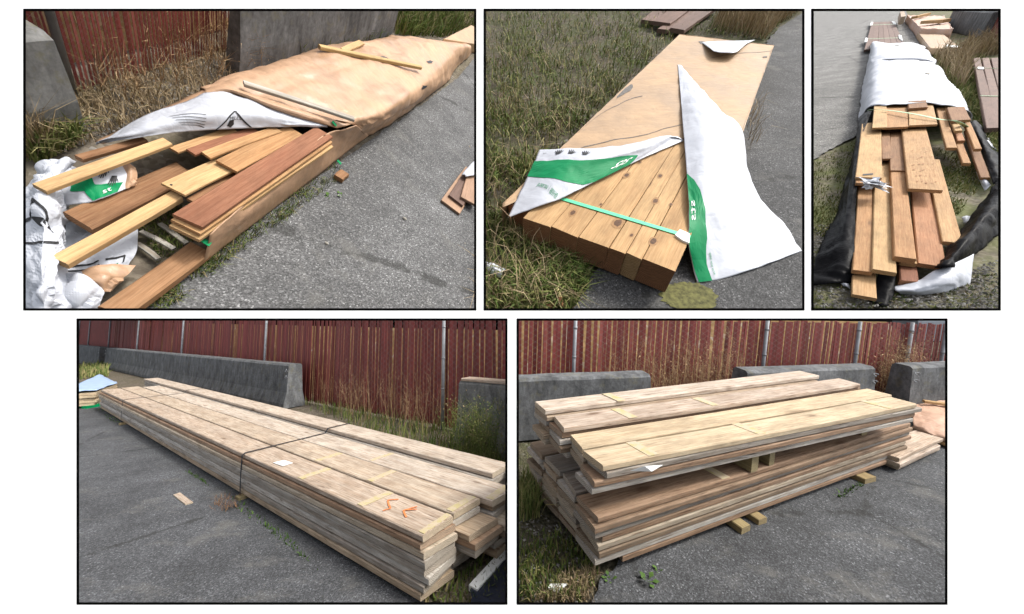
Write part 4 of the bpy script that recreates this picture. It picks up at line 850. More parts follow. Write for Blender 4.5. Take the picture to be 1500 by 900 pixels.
# --- crumpled white wrap at the near end
Tt = Thing(b, 'crumpled_wrap', 'crumpled white printed wrap lying under the loose cedar board ends', 'wrap', b.at(80, 350))
for nm, R, amp, nu, nv, mat in (
    ('sheet', [[(34, 270, .04), (58, 240, .13), (92, 228, .17), (114, 236, .15)], [(28, 300, .08), (58, 288, .21), (80, 292, .18), (104, 280, .08)], [(26, 345, .1), (60, 340, .2), (86, 345, .15), (100, 325, .04)], [(24, 400, .09), (58, 398, .2), (86, 402, .13), (95, 390, .04)], [(20, 462, .02), (58, 457, .12), (86, 456, .09), (98, 452, .02)]], .02, 44, 60, 'white_sheet'),
    ('sheet', [[(96, 306, .02), (130, 330, .04), (202, 322, .03)], [(95, 350, .03), (142, 358, .06), (202, 350, .03)], [(92, 400, .03), (150, 393, .05), (199, 372, .03)], [(96, 440, .02), (145, 425, .03), (186, 394, .015)]], .012, 30, 30, 'white_sheet'),
    ('sheet', [[(92, 405, .05), (118, 402, .1), (150, 422, .06)], [(92, 430, .06), (120, 428, .11), (152, 432, .05)], [(86, 460, .03), (115, 460, .06), (140, 456, .02)]], .016, 20, 20, 'white_sheet'),
    ('paper_piece', [[(120, 398, .07), (150, 388, .08), (199, 389, .04)], [(126, 412, .08), (155, 405, .09), (185, 405, .05)], [(140, 420, .06), (155, 428, .05), (165, 420, .03)]], .01, 20, 12, 'kraft'),
    ('paper_piece', [[(176, 240, .2), (188, 238, .21), (199, 246, .19)], [(180, 258, .19), (192, 258, .2), (202, 262, .18)], [(178, 275, .17), (188, 276, .17), (196, 270, .17)]], .006, 10, 10, 'kraft')):
    s_ = Surf(rows(b, R), amp * 1.5, 7., 0., random.uniform(0, 9)); o = Tt.add(nm, mesh(nm, *s_.sheet(nu, nv, .003), M[mat], False))
    if nm == 'sheet' and nv == 60:
        Tt.add('logo_print', mesh('logo_print', *s_.patch(stroke([(.0, .45), (.3, .28), (.62, .47)], .022) + xf([[(-.5, -.5), (.5, -.4), (.3, .4), (-.2, .5)]], .28, .42, .16, .06) + stroke([(.05, .56), (.6, .55)], .016), 4), M['black_print']), parent=o)
    if nm == 'sheet' and nv == 30:
        ln = []
        for r in range(6): ln += stroke([(.02, .62 + r * .05), (.25, .6 + r * .05), (.47, .57 + r * .05)], .018)
        Tt.add('text_print', mesh('text_print', *s_.patch(ln + stroke([(.55, .58), (.82, .6), (.8, .72)], .03), 3), M['black_print']), parent=o, kind='stuff')
        Tt.add('green_print', mesh('green_print', *s_.patch([[(.55, .7), (.72, .68), (.72, .8), (.55, .84)]], 3), M['green']), parent=o)
fg = Surf(rows(b, [[(100, 262, .17), (140, 247, .2), (184, 226, .2)], [(88, 282, .15), (133, 273, .185), (189, 254, .19)], [(68, 305, .08), (134, 296, .16), (185, 277, .165)]]), .008, 7., .006, 5.)
o = Tt.add('printed_flap', mesh('printed_flap', *fg.sheet(30, 20, .003), M['white_sheet'], True))
Tt.add('green_print', mesh('green_print', *fg.patch([[(.12, .2), (.42, .0), (.56, .5), (.92, .72), (.86, .97), (.52, .98), (.42, .62), (.2, .55)]], 4), M['green']), parent=o)
Tt.add('hand_print', mesh('hand_print', *fg.patch(xf(HAND, .66, .28, .13, .26, .3) + xf(HAND, .78, .58, .13, .26, .4), 2, .004), M['black_print']), parent=o)
Tt.add('letter_print', mesh('letter_print', *fg.patch(xf(text_polys('st'), .7, .8, .16, -.22, .1), 2, .006), M['white_print']), parent=o)
# --- stacks at the edges
Td = Thing(b, 'decking_stack', 'stack of brown and tan composite deck boards at the right edge of the asphalt', 'decking stack', b.at(676, 312))
for q, z, mat in ((((644, 294), (676, 312), (701, 266), (688, 238)), .03, 'comp_tan'), (((656, 288), (680, 299), (701, 262), (689, 238)), .055, 'comp'), (((673, 287), (700, 302), (702, 272), (690, 244)), .08, 'comp_tan')):
    me, Mx = quad_board(b, q, z, .022, M[mat]); Td.add('board', me, Mx)
s_ = Surf(rows(b, [[(676, 256, .09), (690, 240, .1), (702, 230, .1)], [(681, 256, .11), (694, 250, .12), (702, 244, .12)], [(682, 259, .1), (694, 257, .11), (702, 254, .1)]]), .006, 7.); Td.add('white_wrap', mesh('white_wrap', *s_.sheet(12, 8, .003), M['white_sheet'], True))
def wrapbox(bay, name, label, px, zt, zb, mat, amp=.008, parts=None, freq=5.):
    tp, bt = hexa(bay, px, zt, zb); c = sum(tp, Vector()) / 4; c.z = zt + .01
    P = lambda a, s: tp[0].lerp(tp[1], a).lerp(tp[3].lerp(tp[2], a), s)
    R = []
    def dn(p): q = c + (p - c) * 1.03; return Vector((q.x, q.y, zb))
    g = [0, .33, .67, 1]
    R.append([dn(P(0, 0))] + [dn(P(a, 0)) for a in g] + [dn(P(1, 0))])
    g = [.012, .03, .33, .67, .97, .988]; eL = lambda p: c + (p - c) * 1.012 - Vector((0, 0, .02 * (zt - zb) / .13 * .13 + .004))
    R = [[dn(P(0, 0))] * 2 + [dn(P(a, 0)) for a in g] + [dn(P(1, 0))] * 2, [dn(P(0, 0))] + [eL(P(0, 0))] + [eL(P(a, 0)) for a in g] + [eL(P(1, 0))] + [dn(P(1, 0))]]
    for s in g: R.append([dn(P(0, s)), eL(P(0, s))] + [P(a, s) + Vector((0, 0, .006)) for a in g] + [eL(P(1, s)), dn(P(1, s))])
    R.append([dn(P(0, 1))] + [eL(P(0, 1))] + [eL(P(a, 1)) for a in g] + [eL(P(1, 1))] + [dn(P(1, 1))])
    R.append([dn(P(0, 1))] * 2 + [dn(P(a, 1)) for a in g] + [dn(P(1, 1))] * 2)
    S_ = Surf(R, amp, freq); Tx = Thing(bay, name, label, 'wrapped bundle', bt[0]); Tx.add('paper_wrap', mesh('paper_wrap', *S_.sheet(44, 44, .004), M[mat], True)); return Tx, S_, tp
wrapbox(b, 'wrapped_bundle', 'flat tan bundle at the top right corner past the paper bundle', [(650, 58), (701, 66), (701, 44), (690, 38)], .13, .0, 'kraft_pale', .006)
quad_solo(b, 'grey_board', [(673, 30), (690, 35), (701, 26), (694, 17)], .05, .03, 'comp', 'grey board lying in the grass at the top right corner')
quad_solo(b, 'bearer_block', [(489, 256), (503, 263), (512, 255), (499, 248)], .04, .035, 'cedar_brown', 'dark wooden bearer end sticking out from under the paper bundle', 'bearer')
for u, v, s, lab in ((592, 322, .018, 'largest loose stone on the asphalt below the paper bundle'), (478, 358, .014, 'small pale stone on the asphalt')):
    p = b.at(u, v); V = [p + Vector((random.uniform(.7, 1.1) * s * math.cos(g) * math.cos(e), random.uniform(.7, 1.1) * s * .7 * math.sin(g) * math.cos(e), s * .6 + s * .6 * math.sin(e))) for e in (-1.2, -.4, .4, 1.2) for g in [k * 1.047 for k in range(6)]]
    solo(b, 'stone', mesh('stone', V, [(r * 6 + i, r * 6 + (i + 1) % 6, r * 6 + 6 + (i + 1) % 6, r * 6 + 6 + i) for r in range(3) for i in range(6)] + [tuple(range(5, -1, -1)), tuple(range(18, 24))], M['stone']), lab, 'stone')
zone = [(38, 200), (110, 136), (340, 70), (360, 108), (300, 135), (140, 205), (60, 235)]
blades(b, 'dry_verge_grass', scatter(b, zone, 3000, 6.), .05, M['dry_grass'], .002, 1.4, 'tangled dry grass between the red fence and the paper bundle', hv=.8)
blades(b, 'verge_grass', scatter(b, [(50, 205), (110, 190), (130, 200), (60, 240), (38, 235)], 500), .1, M['green_grass'], .004, .9, 'green grass tuft at the foot of the concrete block')
blades(b, 'dry_verge_grass', scatter(b, [(38, 190), (70, 195), (75, 225), (40, 235)], 260), .2, M['dry_grass'], .0025, .9, 'long dry grass leaning before the concrete block')
blades(b, 'verge_grass', scatter(b, [(440, 85), (530, 55), (570, 46), (570, 54), (470, 82), (430, 95)], 500), .12, M['mix_grass'], .004, .8, 'grass along the foot of the dark barrier')
blades(b, 'verge_grass', scatter(b, [(568, 16), (660, 14), (700, 14), (700, 40), (650, 55), (580, 52)], 3000), .16, M['mix_grass'], .006, .9, 'grass field beyond the dark barrier', hv=.7)
blades(b, 'edge_grass', scatter(b, [(205, 455), (305, 380), (400, 312), (495, 240), (500, 262), (430, 315), (330, 385), (250, 452)], 1300, 8.), .045, M['mix_grass'], .002, 1.3, 'straggly grass along the asphalt edge of the torn bundle')
blades(b, 'edge_grass', scatter(b, [(205, 330), (260, 290), (290, 350), (230, 385)], 700), .03, M['mix_grass'], .002, 1.2, 'grass on the bare ground under the loose cedar boards')
weeds(b, 'dry_weeds', [fa.lerp(fb, q) - nF * random.uniform(.02, .12) for q in (.05, .15, .3, .42, .5, .6, .7, .8, .9, .98)], .26, M['weed'], 'brown dried weeds along the red fence behind the paper bundle', 7, .004)
pebbles(b, 'gravel_bits', scatter(b, zone, 900), .007, M['pebble'], 'loose gravel between the red fence and the paper bundle')
pebbles(b, 'asphalt_grit', scatter(b, [(300, 450), (500, 250), (690, 110), (694, 450)], 350), .004, M['pebble'], 'pale grit on the asphalt below the paper bundle')
for u, v, lab in ((498, 287, 'small green weed rosette on the asphalt near the bearer'), (480, 290, 'leftmost of the two weed rosettes on the asphalt')): plant(b, 'leafy_weed', b.at(u, v), lab, 6, .018)

# ------------------------------------------------------------------ bay 2: paper-wrapped bundle of beams with white flaps folded back
b = B2
ground(b, 'verge', M['gravel'], 704, 1182, -60, 459, 0, 60, rough=.02)
flat(b, 'asphalt', M['asphalt_dark'], [(835, 459), (872, 398), (1000, 300), (1118, 68), (1128, 55), (1146, 38), (1182, 16), (1182, 459)], .004, .02)
z = .178
R0, R1 = b.at(990, 397, z), b.at(1133, 67, z); dv = (R1 - R0).normalized(); ac = Vector((-dv.y, dv.x, 0)); P0 = Vector((R0.x, R0.y, 0))
near = [(766, 319), (806, 333.5), (847, 347.5), (891.5, 364), (916, 372), (940, 381), (990, 397)]
ds = [((b.at(*q, z) - P0).dot(dv), (b.at(*q, z) - P0).dot(ac)) for q in near]
Tz = Thing(b, 'wrapped_bundle', 'paper-wrapped bundle of square beams with white flaps folded back', 'wrapped bundle', P0)
for i in range(6):
    (s0, y0), (s1, y1) = ds[i], ds[i + 1]; s = ds[0][0] + (ds[-1][0] - ds[0][0]) * ((y0 + y1) / 2 - ds[0][1]) / (ds[-1][1] - ds[0][1]) + random.uniform(-.003, .003); Lb = 2.6
    me = board_mesh(Lb, abs(y0 - y1) - .0025, z - .02, M[['beam', 'beam', 'beam', 'beam', 'beam_pale', 'beam'][i]], 3, .001, .0035)
    Tz.add('beam', me, frame(P0 + dv * (s + Lb / 2) + ac * ((y0 + y1) / 2) + Vector((0, 0, .02 + (z - .02) / 2)), dv))
s0, y0 = ds[0]; y2 = (b.at(737, 303, z) - P0).dot(ac)
Tz.add('beam', board_mesh(2.4, abs(y2 - y0) - .01, z - .03, M['cedar_red'], 3, .002), frame(P0 + dv * (s0 + .09 + 1.2) + ac * ((y0 + y2) / 2) + Vector((0, 0, .02 + (z - .03) / 2)), dv))
def lift(px, zt): return [b.at(u, v, zt) for u, v in px]
Nr = lift([(737, 299), (812, 266), (905, 240), (985, 207), (1086, 194)], z + .006); Fr = lift([(996, 51), (1030, 55), (1065, 59), (1100, 63), (1133, 67)], z + .004)
RW = []
for s in (0, .12, .3, .5, .7, .85, .985, 1):
    mid = [n.lerp(f_, s) for n, f_ in zip(Nr, Fr)]; a, c = mid[0] + ac * .014, mid[-1] - ac * .016; dz = Vector((0, 0, .016))
    RW.append([Vector((a.x, a.y, .015)), mid[0] + ac * .006 - dz, mid[0], mid[0] - ac * .03] + mid[1:-1] + [mid[-1] + ac * .03, mid[-1], mid[-1] - ac * .006 - dz, Vector((c.x, c.y, .015))])
e = [p + dv * .004 - Vector((0, 0, .012)) for p in RW[-1]]; RW.append(e); e = [p + dv * .015 for p in RW[-1]]; RW.append([Vector((p.x, p.y, .015)) for p in e])
sw = Surf(RW, .004, 5., .0, 6.); Tz.add('paper_wrap', mesh('paper_wrap', *sw.sheet(90, 90, .003), M['kraft_pale'], True))
cl = Surf([[b.at(733, 303, z + .006), b.at(741, 312, z + .008), b.at(748, 318, z + .006)], [b.at(742, 312, .1), b.at(745, 318, .1), b.at(750, 330, .1)]], .002, 8.); Tz.add('paper_corner', mesh('paper_corner', *cl.sheet(6, 6, .003), M['kraft_pale'], True))
la = Surf(rows(b, [[(790, 221, .2), (830, 217, .25), (868, 217, .26), (910, 213, .25), (944, 206, .24), (975, 199, .22), (1001, 205, .19)],
                   [(779, 246, .21), (822, 234, .27), (862, 231, .28), (908, 224, .265), (946, 214, .245), (978, 202, .225), (1001, 206, .19)],
                   [(765, 275, .2), (810, 260, .25), (848, 252, .25), (905, 236, .235), (948, 221, .22), (985, 204, .205), (1001, 206, .19)],
                   [(744, 319, .16), (787, 303, .2), (821, 291, .205), (860, 272, .205), (905, 250, .2), (950, 228, .195), (1001, 207, .187)]]), .008, 5., .0, 2.)
lf = Tz.add('white_flap', mesh('white_flap', *la.sheet(90, 50, .003), M['white_sheet'], True))
Tz.add('green_print', mesh('green_print', *la.patch([[(0, .22), (.08, .29), (.17, .34), (.33, .4), (.5, .52), (.62, .7), (.73, 1), (.54, 1), (.44, .93), (.33, .82), (.17, .69), (.08, .6), (0, .5)]], 6), M['green']), parent=lf)
Tz.add('hand_print', mesh('hand_print', *la.patch(xf(HAND, .13, .12, .05, -.13, .2) + xf(HAND, .21, .14, .05, -.13, -.1) + xf(HAND, .3, .17, .05, -.13, .1) + xf(text_polys('tm', 1.), .045, .09, .018, -.05), 2, .004), M['black_print']), parent=lf)
Tz.add('letter_print', mesh('letter_print', *la.patch(xf(text_polys('sts', 1.), .56, .79, -.075, .26), 2, .005), M['white_print']), parent=lf)
Tz.add('text_print', mesh('text_print', *la.patch(xf(text_polys('8204.458.888   |   moc.stserof', 1.), .19, .83, -.017, .08, -.25), 2, .004), M['green']), parent=lf, kind='stuff')
ra = Surf(rows(b, [[(993, 93, .19), (995, 95, .192), (997, 96, .192), (999, 97, .19)], [(997, 140, .2), (1010, 130, .22), (1020, 128, .22), (1030, 132, .2)], [(1000, 180, .21), (1022, 166, .25), (1042, 160, .25), (1060, 166, .2)],
                   [(1003, 215, .21), (1033, 203, .25), (1062, 192, .24), (1088, 192, .19)], [(1006, 255, .21), (1035, 250, .24), (1066, 246, .2), (1096, 250, .08)], [(1009, 305, .205), (1040, 300, .2), (1080, 297, .09), (1118, 296, .02)],
                   [(1010, 350, .17), (1045, 348, .12), (1095, 342, .035), (1152, 332, .014)], [(1014, 385, .07), (1050, 384, .05), (1105, 370, .02), (1166, 353, .02)], [(1022, 414, .012), (1058, 408, .012), (1116, 390, .014), (1175, 367, .014)]]), .014, 3.2, .0, 7.)
rf = Tz.add('white_flap', mesh('white_flap', *ra.sheet(60, 100, .003), M['white_sheet'], True))
Tz.add('green_print', mesh('green_print', *ra.patch([[(0, .5), (.12, .53), (.2, .57), (.25, .64), (.25, .75), (.2, .88), (.22, 1), (.02, 1), (.0, .88), (.0, .7)]], 6), M['green']), parent=rf)
Tz.add('letter_print', mesh('letter_print', *ra.patch(xf(text_polys('sts', 1.), .055, .64, .13, .07, math.pi / 2), 2, .004), M['white_print']), parent=rf)
Tz.add('text_print', mesh('text_print', *ra.patch(xf(text_polys('888.458.4028', 1.), .27, .89, .032, .026, math.pi / 2), 2, .004), M['green']), parent=rf, kind='stuff')
Tz.add('white_flap', mesh('white_flap', *Surf(rows(b, [[(1028, 62, .185), (1052, 60, .21), (1088, 59.5, .2), (1106, 58.5, .2)], [(1036, 68, .22), (1056, 68, .235), (1084, 67, .225), (1098, 62, .2)], [(1046, 75, .25), (1058, 77, .25), (1079, 76, .25), (1092, 64, .2)]]), .003, 6.).sheet(24, 12, .003), M['white_sheet'], True), label='torn white scrap turned up at the far end')
Tz.add('paper_label', mesh('paper_label', *sw.patch([[(.2, .86), (.235, .86), (.25, .93), (.215, .935)]], 3, .004), M['white_print']))
for (a0, b0, ra_) in ((.3, .33, .035), (.42, .62, .02), (.7, .52, .016)):
    Tz.add('scuff', mesh('scuff', *sw.patch([[(a0 + ra_ * math.cos(g) * random.uniform(.5, 1.3), b0 + ra_ * .7 * math.sin(g) * random.uniform(.5, 1.2)) for g in [k * .57 for k in range(11)]]], 2, .003), M['smudge_and_shade']))
for p0, p1, mid in (((.5, .5), (.97, .62), (.7, .62)), ((.32, .12), (.62, .1), (.45, .16)), ((.45, .66), (.8, .72), (.6, .71)), ((.25, .2), (.4, .3), (.3, .28))):
    pts = [(p0[0] * (1 - q) ** 2 + 2 * mid[0] * q * (1 - q) + p1[0] * q * q, p0[1] * (1 - q) ** 2 + 2 * mid[1] * q * (1 - q) + p1[1] * q * q + random.uniform(-.004, .004)) for q in [k / 9 for k in range(10)]]
    Tz.add('crease_shade', mesh('crease_shade', *sw.patch(stroke(pts, .003), 2, .0025), M['smudge_and_shade']), kind='stuff')  # wrinkle shade drawn as thin dark strokes on the wrap
for u, v_, r in ((839, 312, .022), (905, 327, .032), (918, 257, .022), (960, 295, .022), (967, 258, .018), (957, 354, .024), (937, 238, .014), (880, 300, .01), (925, 345, .012), (983, 300, .012)):
    p = b.at(u, v_, z); n = 12
    for rr, zz, mt in ((1.7, .0012, 'knot_ring'), (1., .0022, 'knot')): Tz.add('knot', mesh('knot', [p + dv * (math.cos(g) * r * rr * random.uniform(.9, 1.3)) + ac * (math.sin(g) * r * rr * .62) + Vector((0, 0, zz)) for g in [k * 2 * math.pi / n for k in range(n)]], [tuple(range(n))], M[mt]))
q0, q1 = b.at(818, 290, z + .003), b.at(1011, 348, z + .003)
Tz.add('strap', mesh('strap', *ribbon([q0.lerp(q1, k / 8) for k in range(9)], dv, .028, .003), M['strap_green']))
q = [b.at(u, v, z + .012) for u, v in ((989, 344), (1000, 352), (1010, 356), (1010, 342), (996, 336))]; Tz.add('strap_pad', mesh('strap_pad', *slab(q, z + .001, z + .012), M['white_print']))
Tz.add('bearer', board_mesh(1.15, .09, .019, M['block']), frame(P0 + dv * .7 + ac * .6 + Vector((0, 0, .0095)), ac))
Tk = Thing(b, 'decking_stack', 'brown composite deck boards lying in the grass at the top of the paper bundle', 'decking stack', b.at(985, 39))
for q, zz in ((((940, 29), (957, 31), (985, 8), (968, 6)), .06), (((957, 30), (981, 35), (1020, 6), (995, 4)), .09), (((966, 42), (975, 44), (1020, 18), (1008, 12)), .06), (((984, 40), (1001, 45), (1055, 8), (1035, 6)), .085)):
    me, Mx = quad_board(b, q, zz, .05, M['comp']); Tk.add('board', me, Mx)
tt_ = b.at(1008, 436); V = [tt_ + Vector((math.cos(g) * .15 * random.uniform(.86, 1.1), math.sin(g) * .11 * random.uniform(.86, 1.1), .0075)) for g in [k * 2 * math.pi / 60 for k in range(60)]]
solo(b, 'paint_patch', mesh('paint_patch', V, [tuple(range(60))], M['paint_spot']), 'olive paint patch on the asphalt below the beam corner', 'paint')
# litter
p = b.at(724, 396, .03); v, f = tube([p + Vector((-.05, .03, 0)), p + Vector((-.02, .01, .005)), p + Vector((.05, -.035, 0))], [.03, .034, .03], 10); v = [q + Vector((noise.noise(q * 40), noise.noise(q * 37), 0)) * .008 for q in v]
Tc = Thing(b, 'crushed_can', 'crushed white can lying in the grass at the left edge', 'can', p); Tc.add('shell', mesh('shell', v, f, M['foil'])); v, f = tube([p + Vector((.05, -.035, 0)), p + Vector((.052, -.037, 0))], .024, 10); Tc.add('mouth', mesh('mouth', v, f, M['black_print']))
for u, v_, nm, mat, lab, s in ((766, 415, 'fruit_rind', 'cream', 'curled cream-coloured rind in the grass', .03), (797, 379, 'dead_leaf', 'leaf_dry', 'curled brown dead leaf before the beam ends', .05), (806, 448, 'bark_chip', 'leaf_dry', 'brown bark chip at the bottom edge of the grass', .025)):
    p = b.at(u, v_, .02); V, Fc = [], []
    for i in range(5):
        for j in range(5): x, y = i / 2 - 1, j / 2 - 1; V.append(p + Vector((x * s * (1 - .3 * y * y), y * s * .6 * (1 - .4 * x * x), s * .5 * x * x + random.uniform(0, .2) * s)))
    for i in range(4):
        for j in range(4): k = i * 5 + j; Fc.append((k, k + 5, k + 6, k + 1))
    V += [q - Vector((0, 0, .004)) for q in V]; Fc += [tuple(25 + k for k in reversed(f_)) for f_ in Fc]; solo(b, nm, mesh(nm, V, Fc, M[mat]), lab, 'litter')
p0, p1, p2 = b.at(815, 423, .07), b.at(820, 436, .04), b.at(823, 450, .02)
Tb2 = Thing(b, 'broken_stick', 'pale stick with a brown broken end in the grass', 'stick', p2); Tb2.add('stick', mesh('stick', *tube([p0, p1], .012, 7), M['cream'])); Tb2.add('broken_end', mesh('broken_end', *tube([p1, p2], .014, 7), M['leaf_dry']))
zone = [(704, 459), (704, 10), (1185, 10), (1145, 36), (1122, 60), (996, 48), (735, 300), (765, 325), (850, 370), (868, 400), (835, 459)]
blades(b, 'verge_grass', scatter(b, zone, 7500, 2.2), .08, M['mix_grass'], .004, 1.8, 'rough green and dry grass left of the paper-wrapped beams', hv=.8)
blades(b, 'verge_grass', scatter(b, zone, 3600, 3.), .075, M['green_grass'], .0055, 1.8, 'greener clumps of grass left of the paper-wrapped beams', hv=.7)
blades(b, 'dry_verge_grass', scatter(b, [(704, 459), (704, 10), (880, 10), (900, 130), (780, 240), (740, 290), (760, 330), (830, 400), (800, 459)], 1100, 1.5), .15, M['dry_grass'], .0022, 1.9, 'long dry grass stalks left of the paper-wrapped beams', hv=.8)
blades(b, 'verge_grass', scatter(b, [(1060, 12), (1185, 12), (1140, 36), (1120, 58), (1040, 46)], 1200), .3, M['dry_grass'], .006, .6, 'pale grass tussocks at the end of the asphalt by the wrapped beams')
blades(b, 'edge_grass', scatter(b, [(1090, 160), (1108, 160), (1110, 215), (1094, 230)], 60), .18, M['dry_grass'], .002, 1.6, 'dry stalks poking out along the right side of the wrapped beams')
pebbles(b, 'asphalt_grit', scatter(b, [(870, 450), (1000, 420), (1100, 250), (1174, 40), (1174, 450)], 420), .005, M['pebble'], 'pale grit on the asphalt right of the wrapped beams')
for u, v, lab in ((800, 395, 'dark green weed before the red beam ends'), (852, 411, 'small weed at the edge of the asphalt by the beam ends'), (772, 402, 'weed rosette beside the cream rind')): plant(b, 'leafy_weed', b.at(u, v), lab, 7, .04)

# ------------------------------------------------------------------ bay 3: long stack of cedar half under a white sheet
b = B3
ground(b, 'verge', M['gravel_moss'], 1184, 1560, 2, 459, 0, 400, rough=.02)
flat(b, 'asphalt', M['asphalt_sun'], [(1184, 238), (1226, 214), (1258, 198), (1300, 170), (1345, 110), (1362, 78), (1346, 60), (1338, 40), (1327, 16), (1326, 8), (1184, 8)], .006, .03, 400.)
pA, pB = b.at(1384, 44), b.at(1437, 56); barrier(b, pA, pB, b.hgt(pA, 15), .5, 'far concrete barrier at the top right beyond the wrapped bundles', 'concrete', False, .05, foot=.03)
fa, fb = b.at(1436, 50), b.at(1500, 75); d3 = (fb - fa).normalized(); fence(b, fa - d3 * .6, fb, b.hgt(fa, -2), b.hgt(fa, -2), .11, [], 'bit of red slatted fence at the top right corner beyond the barrier', 200, False)
wr = Surf(rows(b, [[(1258, 176, .06), (1277, 157, .3), (1320, 154, .335), (1360, 151, .335), (1417, 160, .29), (1424, 182, .1)], [(1263, 130, .03), (1279, 126, .33), (1320, 126, .36), (1360, 124, .35), (1397, 129, .3), (1401, 140, .05)],
                   [(1268, 106, .03), (1281, 97, .34), (1318, 94, .37), (1350, 94, .36), (1374, 98, .3), (1377, 108, .05)], [(1272, 87, .03), (1281, 78, .33), (1310, 75, .36), (1340, 75, .34), (1360, 80, .29), (1362, 88, .05)],
                   [(1275, 73, .03), (1279, 62, .34), (1305, 66, .32), (1332, 64, .34), (1353, 71, .29), (1354, 78, .05)], [(1277, 67, .0), (1281, 62, .05), (1306, 64, .05), (1333, 64, .05), (1352, 69, .05), (1354, 74, .0)]]), .03, 2.0, .0, 2.)
Ty = Thing(b, 'covered_bundle', 'long bundle under a wrinkled white sheet with black plastic hanging open', 'covered bundle', b.at(1280, 158))
Ty.add('white_sheet', mesh('white_sheet', *wr.sheet(80, 110, .006), M['white_sheet'], True))
Ty.add('sheet_lap', mesh('sheet_lap', *Surf([[wr.pt(a, .46, .012) for a in (.15, .3, .5, .7, .85)], [wr.pt(a, .5, .035) for a in (.15, .3, .5, .7, .85)], [wr.pt(a, .56, .012) for a in (.15, .3, .5, .7, .85)]], .006, 4.).sheet(30, 8, .004), M['white_sheet'], True))
for a0, b0, ra_ in ((.5, .5, .02), (.62, .3, .015), (.45, .75, .025)): Ty.add('dirt_streak', mesh('dirt_streak', *wr.patch([[(a0 + ra_ * math.cos(g) * random.uniform(.8, 2.), b0 + ra_ * .35 * math.sin(g) * random.uniform(.5, 1.2)) for g in [k * .57 for k in range(11)]]], 2, .006), M['stone']))
for nm, R, amp, nu, nv, mat in (
    ('black_plastic', [[(1258, 174, .2), (1267, 166, .27), (1279, 158, .29)], [(1252, 215, .1), (1257, 212, .2), (1262, 206, .22)], [(1240, 262, .03), (1249, 258, .16), (1256, 262, .18)], [(1222, 320, .02), (1239, 325, .12), (1252, 330, .12)], [(1198, 370, .01), (1230, 378, .09), (1251, 388, .09)], [(1188, 419, .01), (1225, 414, .04), (1252, 414, .02)]], .012, 24, 50, 'black_plastic'),
    ('black_plastic', [[(1420, 181, .2), (1427, 177, .2), (1433, 181, .1)], [(1435, 215, .12), (1444, 212, .14), (1455, 216, .03)], [(1447, 245, .1), (1456, 236, .12), (1470, 228, .03)], [(1455, 270, .08), (1468, 262, .1), (1480, 256, .04)]], .01, 16, 30, 'black_plastic'),
    ('black_plastic', [[(1466, 258, .1), (1474, 290, .17), (1480, 330, .03)], [(1436, 298, .1), (1447, 314, .18), (1458, 348, .03)], [(1405, 343, .1), (1418, 350, .17), (1430, 373, .04)], [(1370, 395, .1), (1384, 393, .15), (1402, 389, .06)]], .012, 24, 40, 'black_plastic'),
    ('black_plastic', [[(1286, 400, .06), (1300, 398, .06), (1312, 396, .08)], [(1280, 425, .01), (1298, 425, .03), (1310, 420, .03)], [(1270, 440, .005), (1295, 449, .01), (1306, 446, .005)]], .01, 14, 14, 'black_plastic'),
    ('white_underside', [[(1308, 420, .02), (1343, 411, .06), (1372, 395, .11), (1400, 385, .13), (1427, 372, .1)], [(1312, 425, .04), (1345, 423, .06), (1378, 415, .08), (1405, 404, .08), (1425, 396, .06)], [(1319, 430, .0), (1350, 431, .0), (1384, 428, .0), (1406, 421, .0), (1421, 417, .0)]], .008, 40, 16, 'white_sheet'),
    ('white_underside', [[(1428, 180, .12), (1433, 182, .1), (1437, 186, .04)], [(1437, 202, .07), (1443, 202, .08), (1450, 205, .02)], [(1448, 216, .05), (1456, 216, .06), (1464, 222, .02)]], .006, 10, 20, 'white_sheet'),
    ('white_underside', [[(1408, 318, .03), (1416, 316, .05), (1424, 317, .03)], [(1411, 325, .03), (1418, 325, .05), (1425, 322, .03)], [(1414, 330, .01), (1419, 329, .02), (1424, 326, .01)]], .004, 8, 8, 'white_sheet'),
    ('white_underside', [[(1430, 252, .04), (1436, 256, .06), (1441, 258, .06)], [(1436, 266, .03), (1442, 268, .05), (1450, 270, .05)], [(1442, 279, .01), (1446, 277, .02), (1451, 271, .04)]], .004, 8, 8, 'white_sheet'),
    ('white_underside', [[(1231, 415, .02), (1238, 415, .03), (1244, 416, .02)], [(1236, 419, .01), (1241, 420, .02), (1247, 424, .0)]], .002, 6, 4, 'white_sheet')):
    s_ = Surf(rows(b, R), amp * 2, 4., 0., random.uniform(0, 9)); Ty.add(nm, mesh(nm, *s_.sheet(nu, nv, .004), M[mat], True))
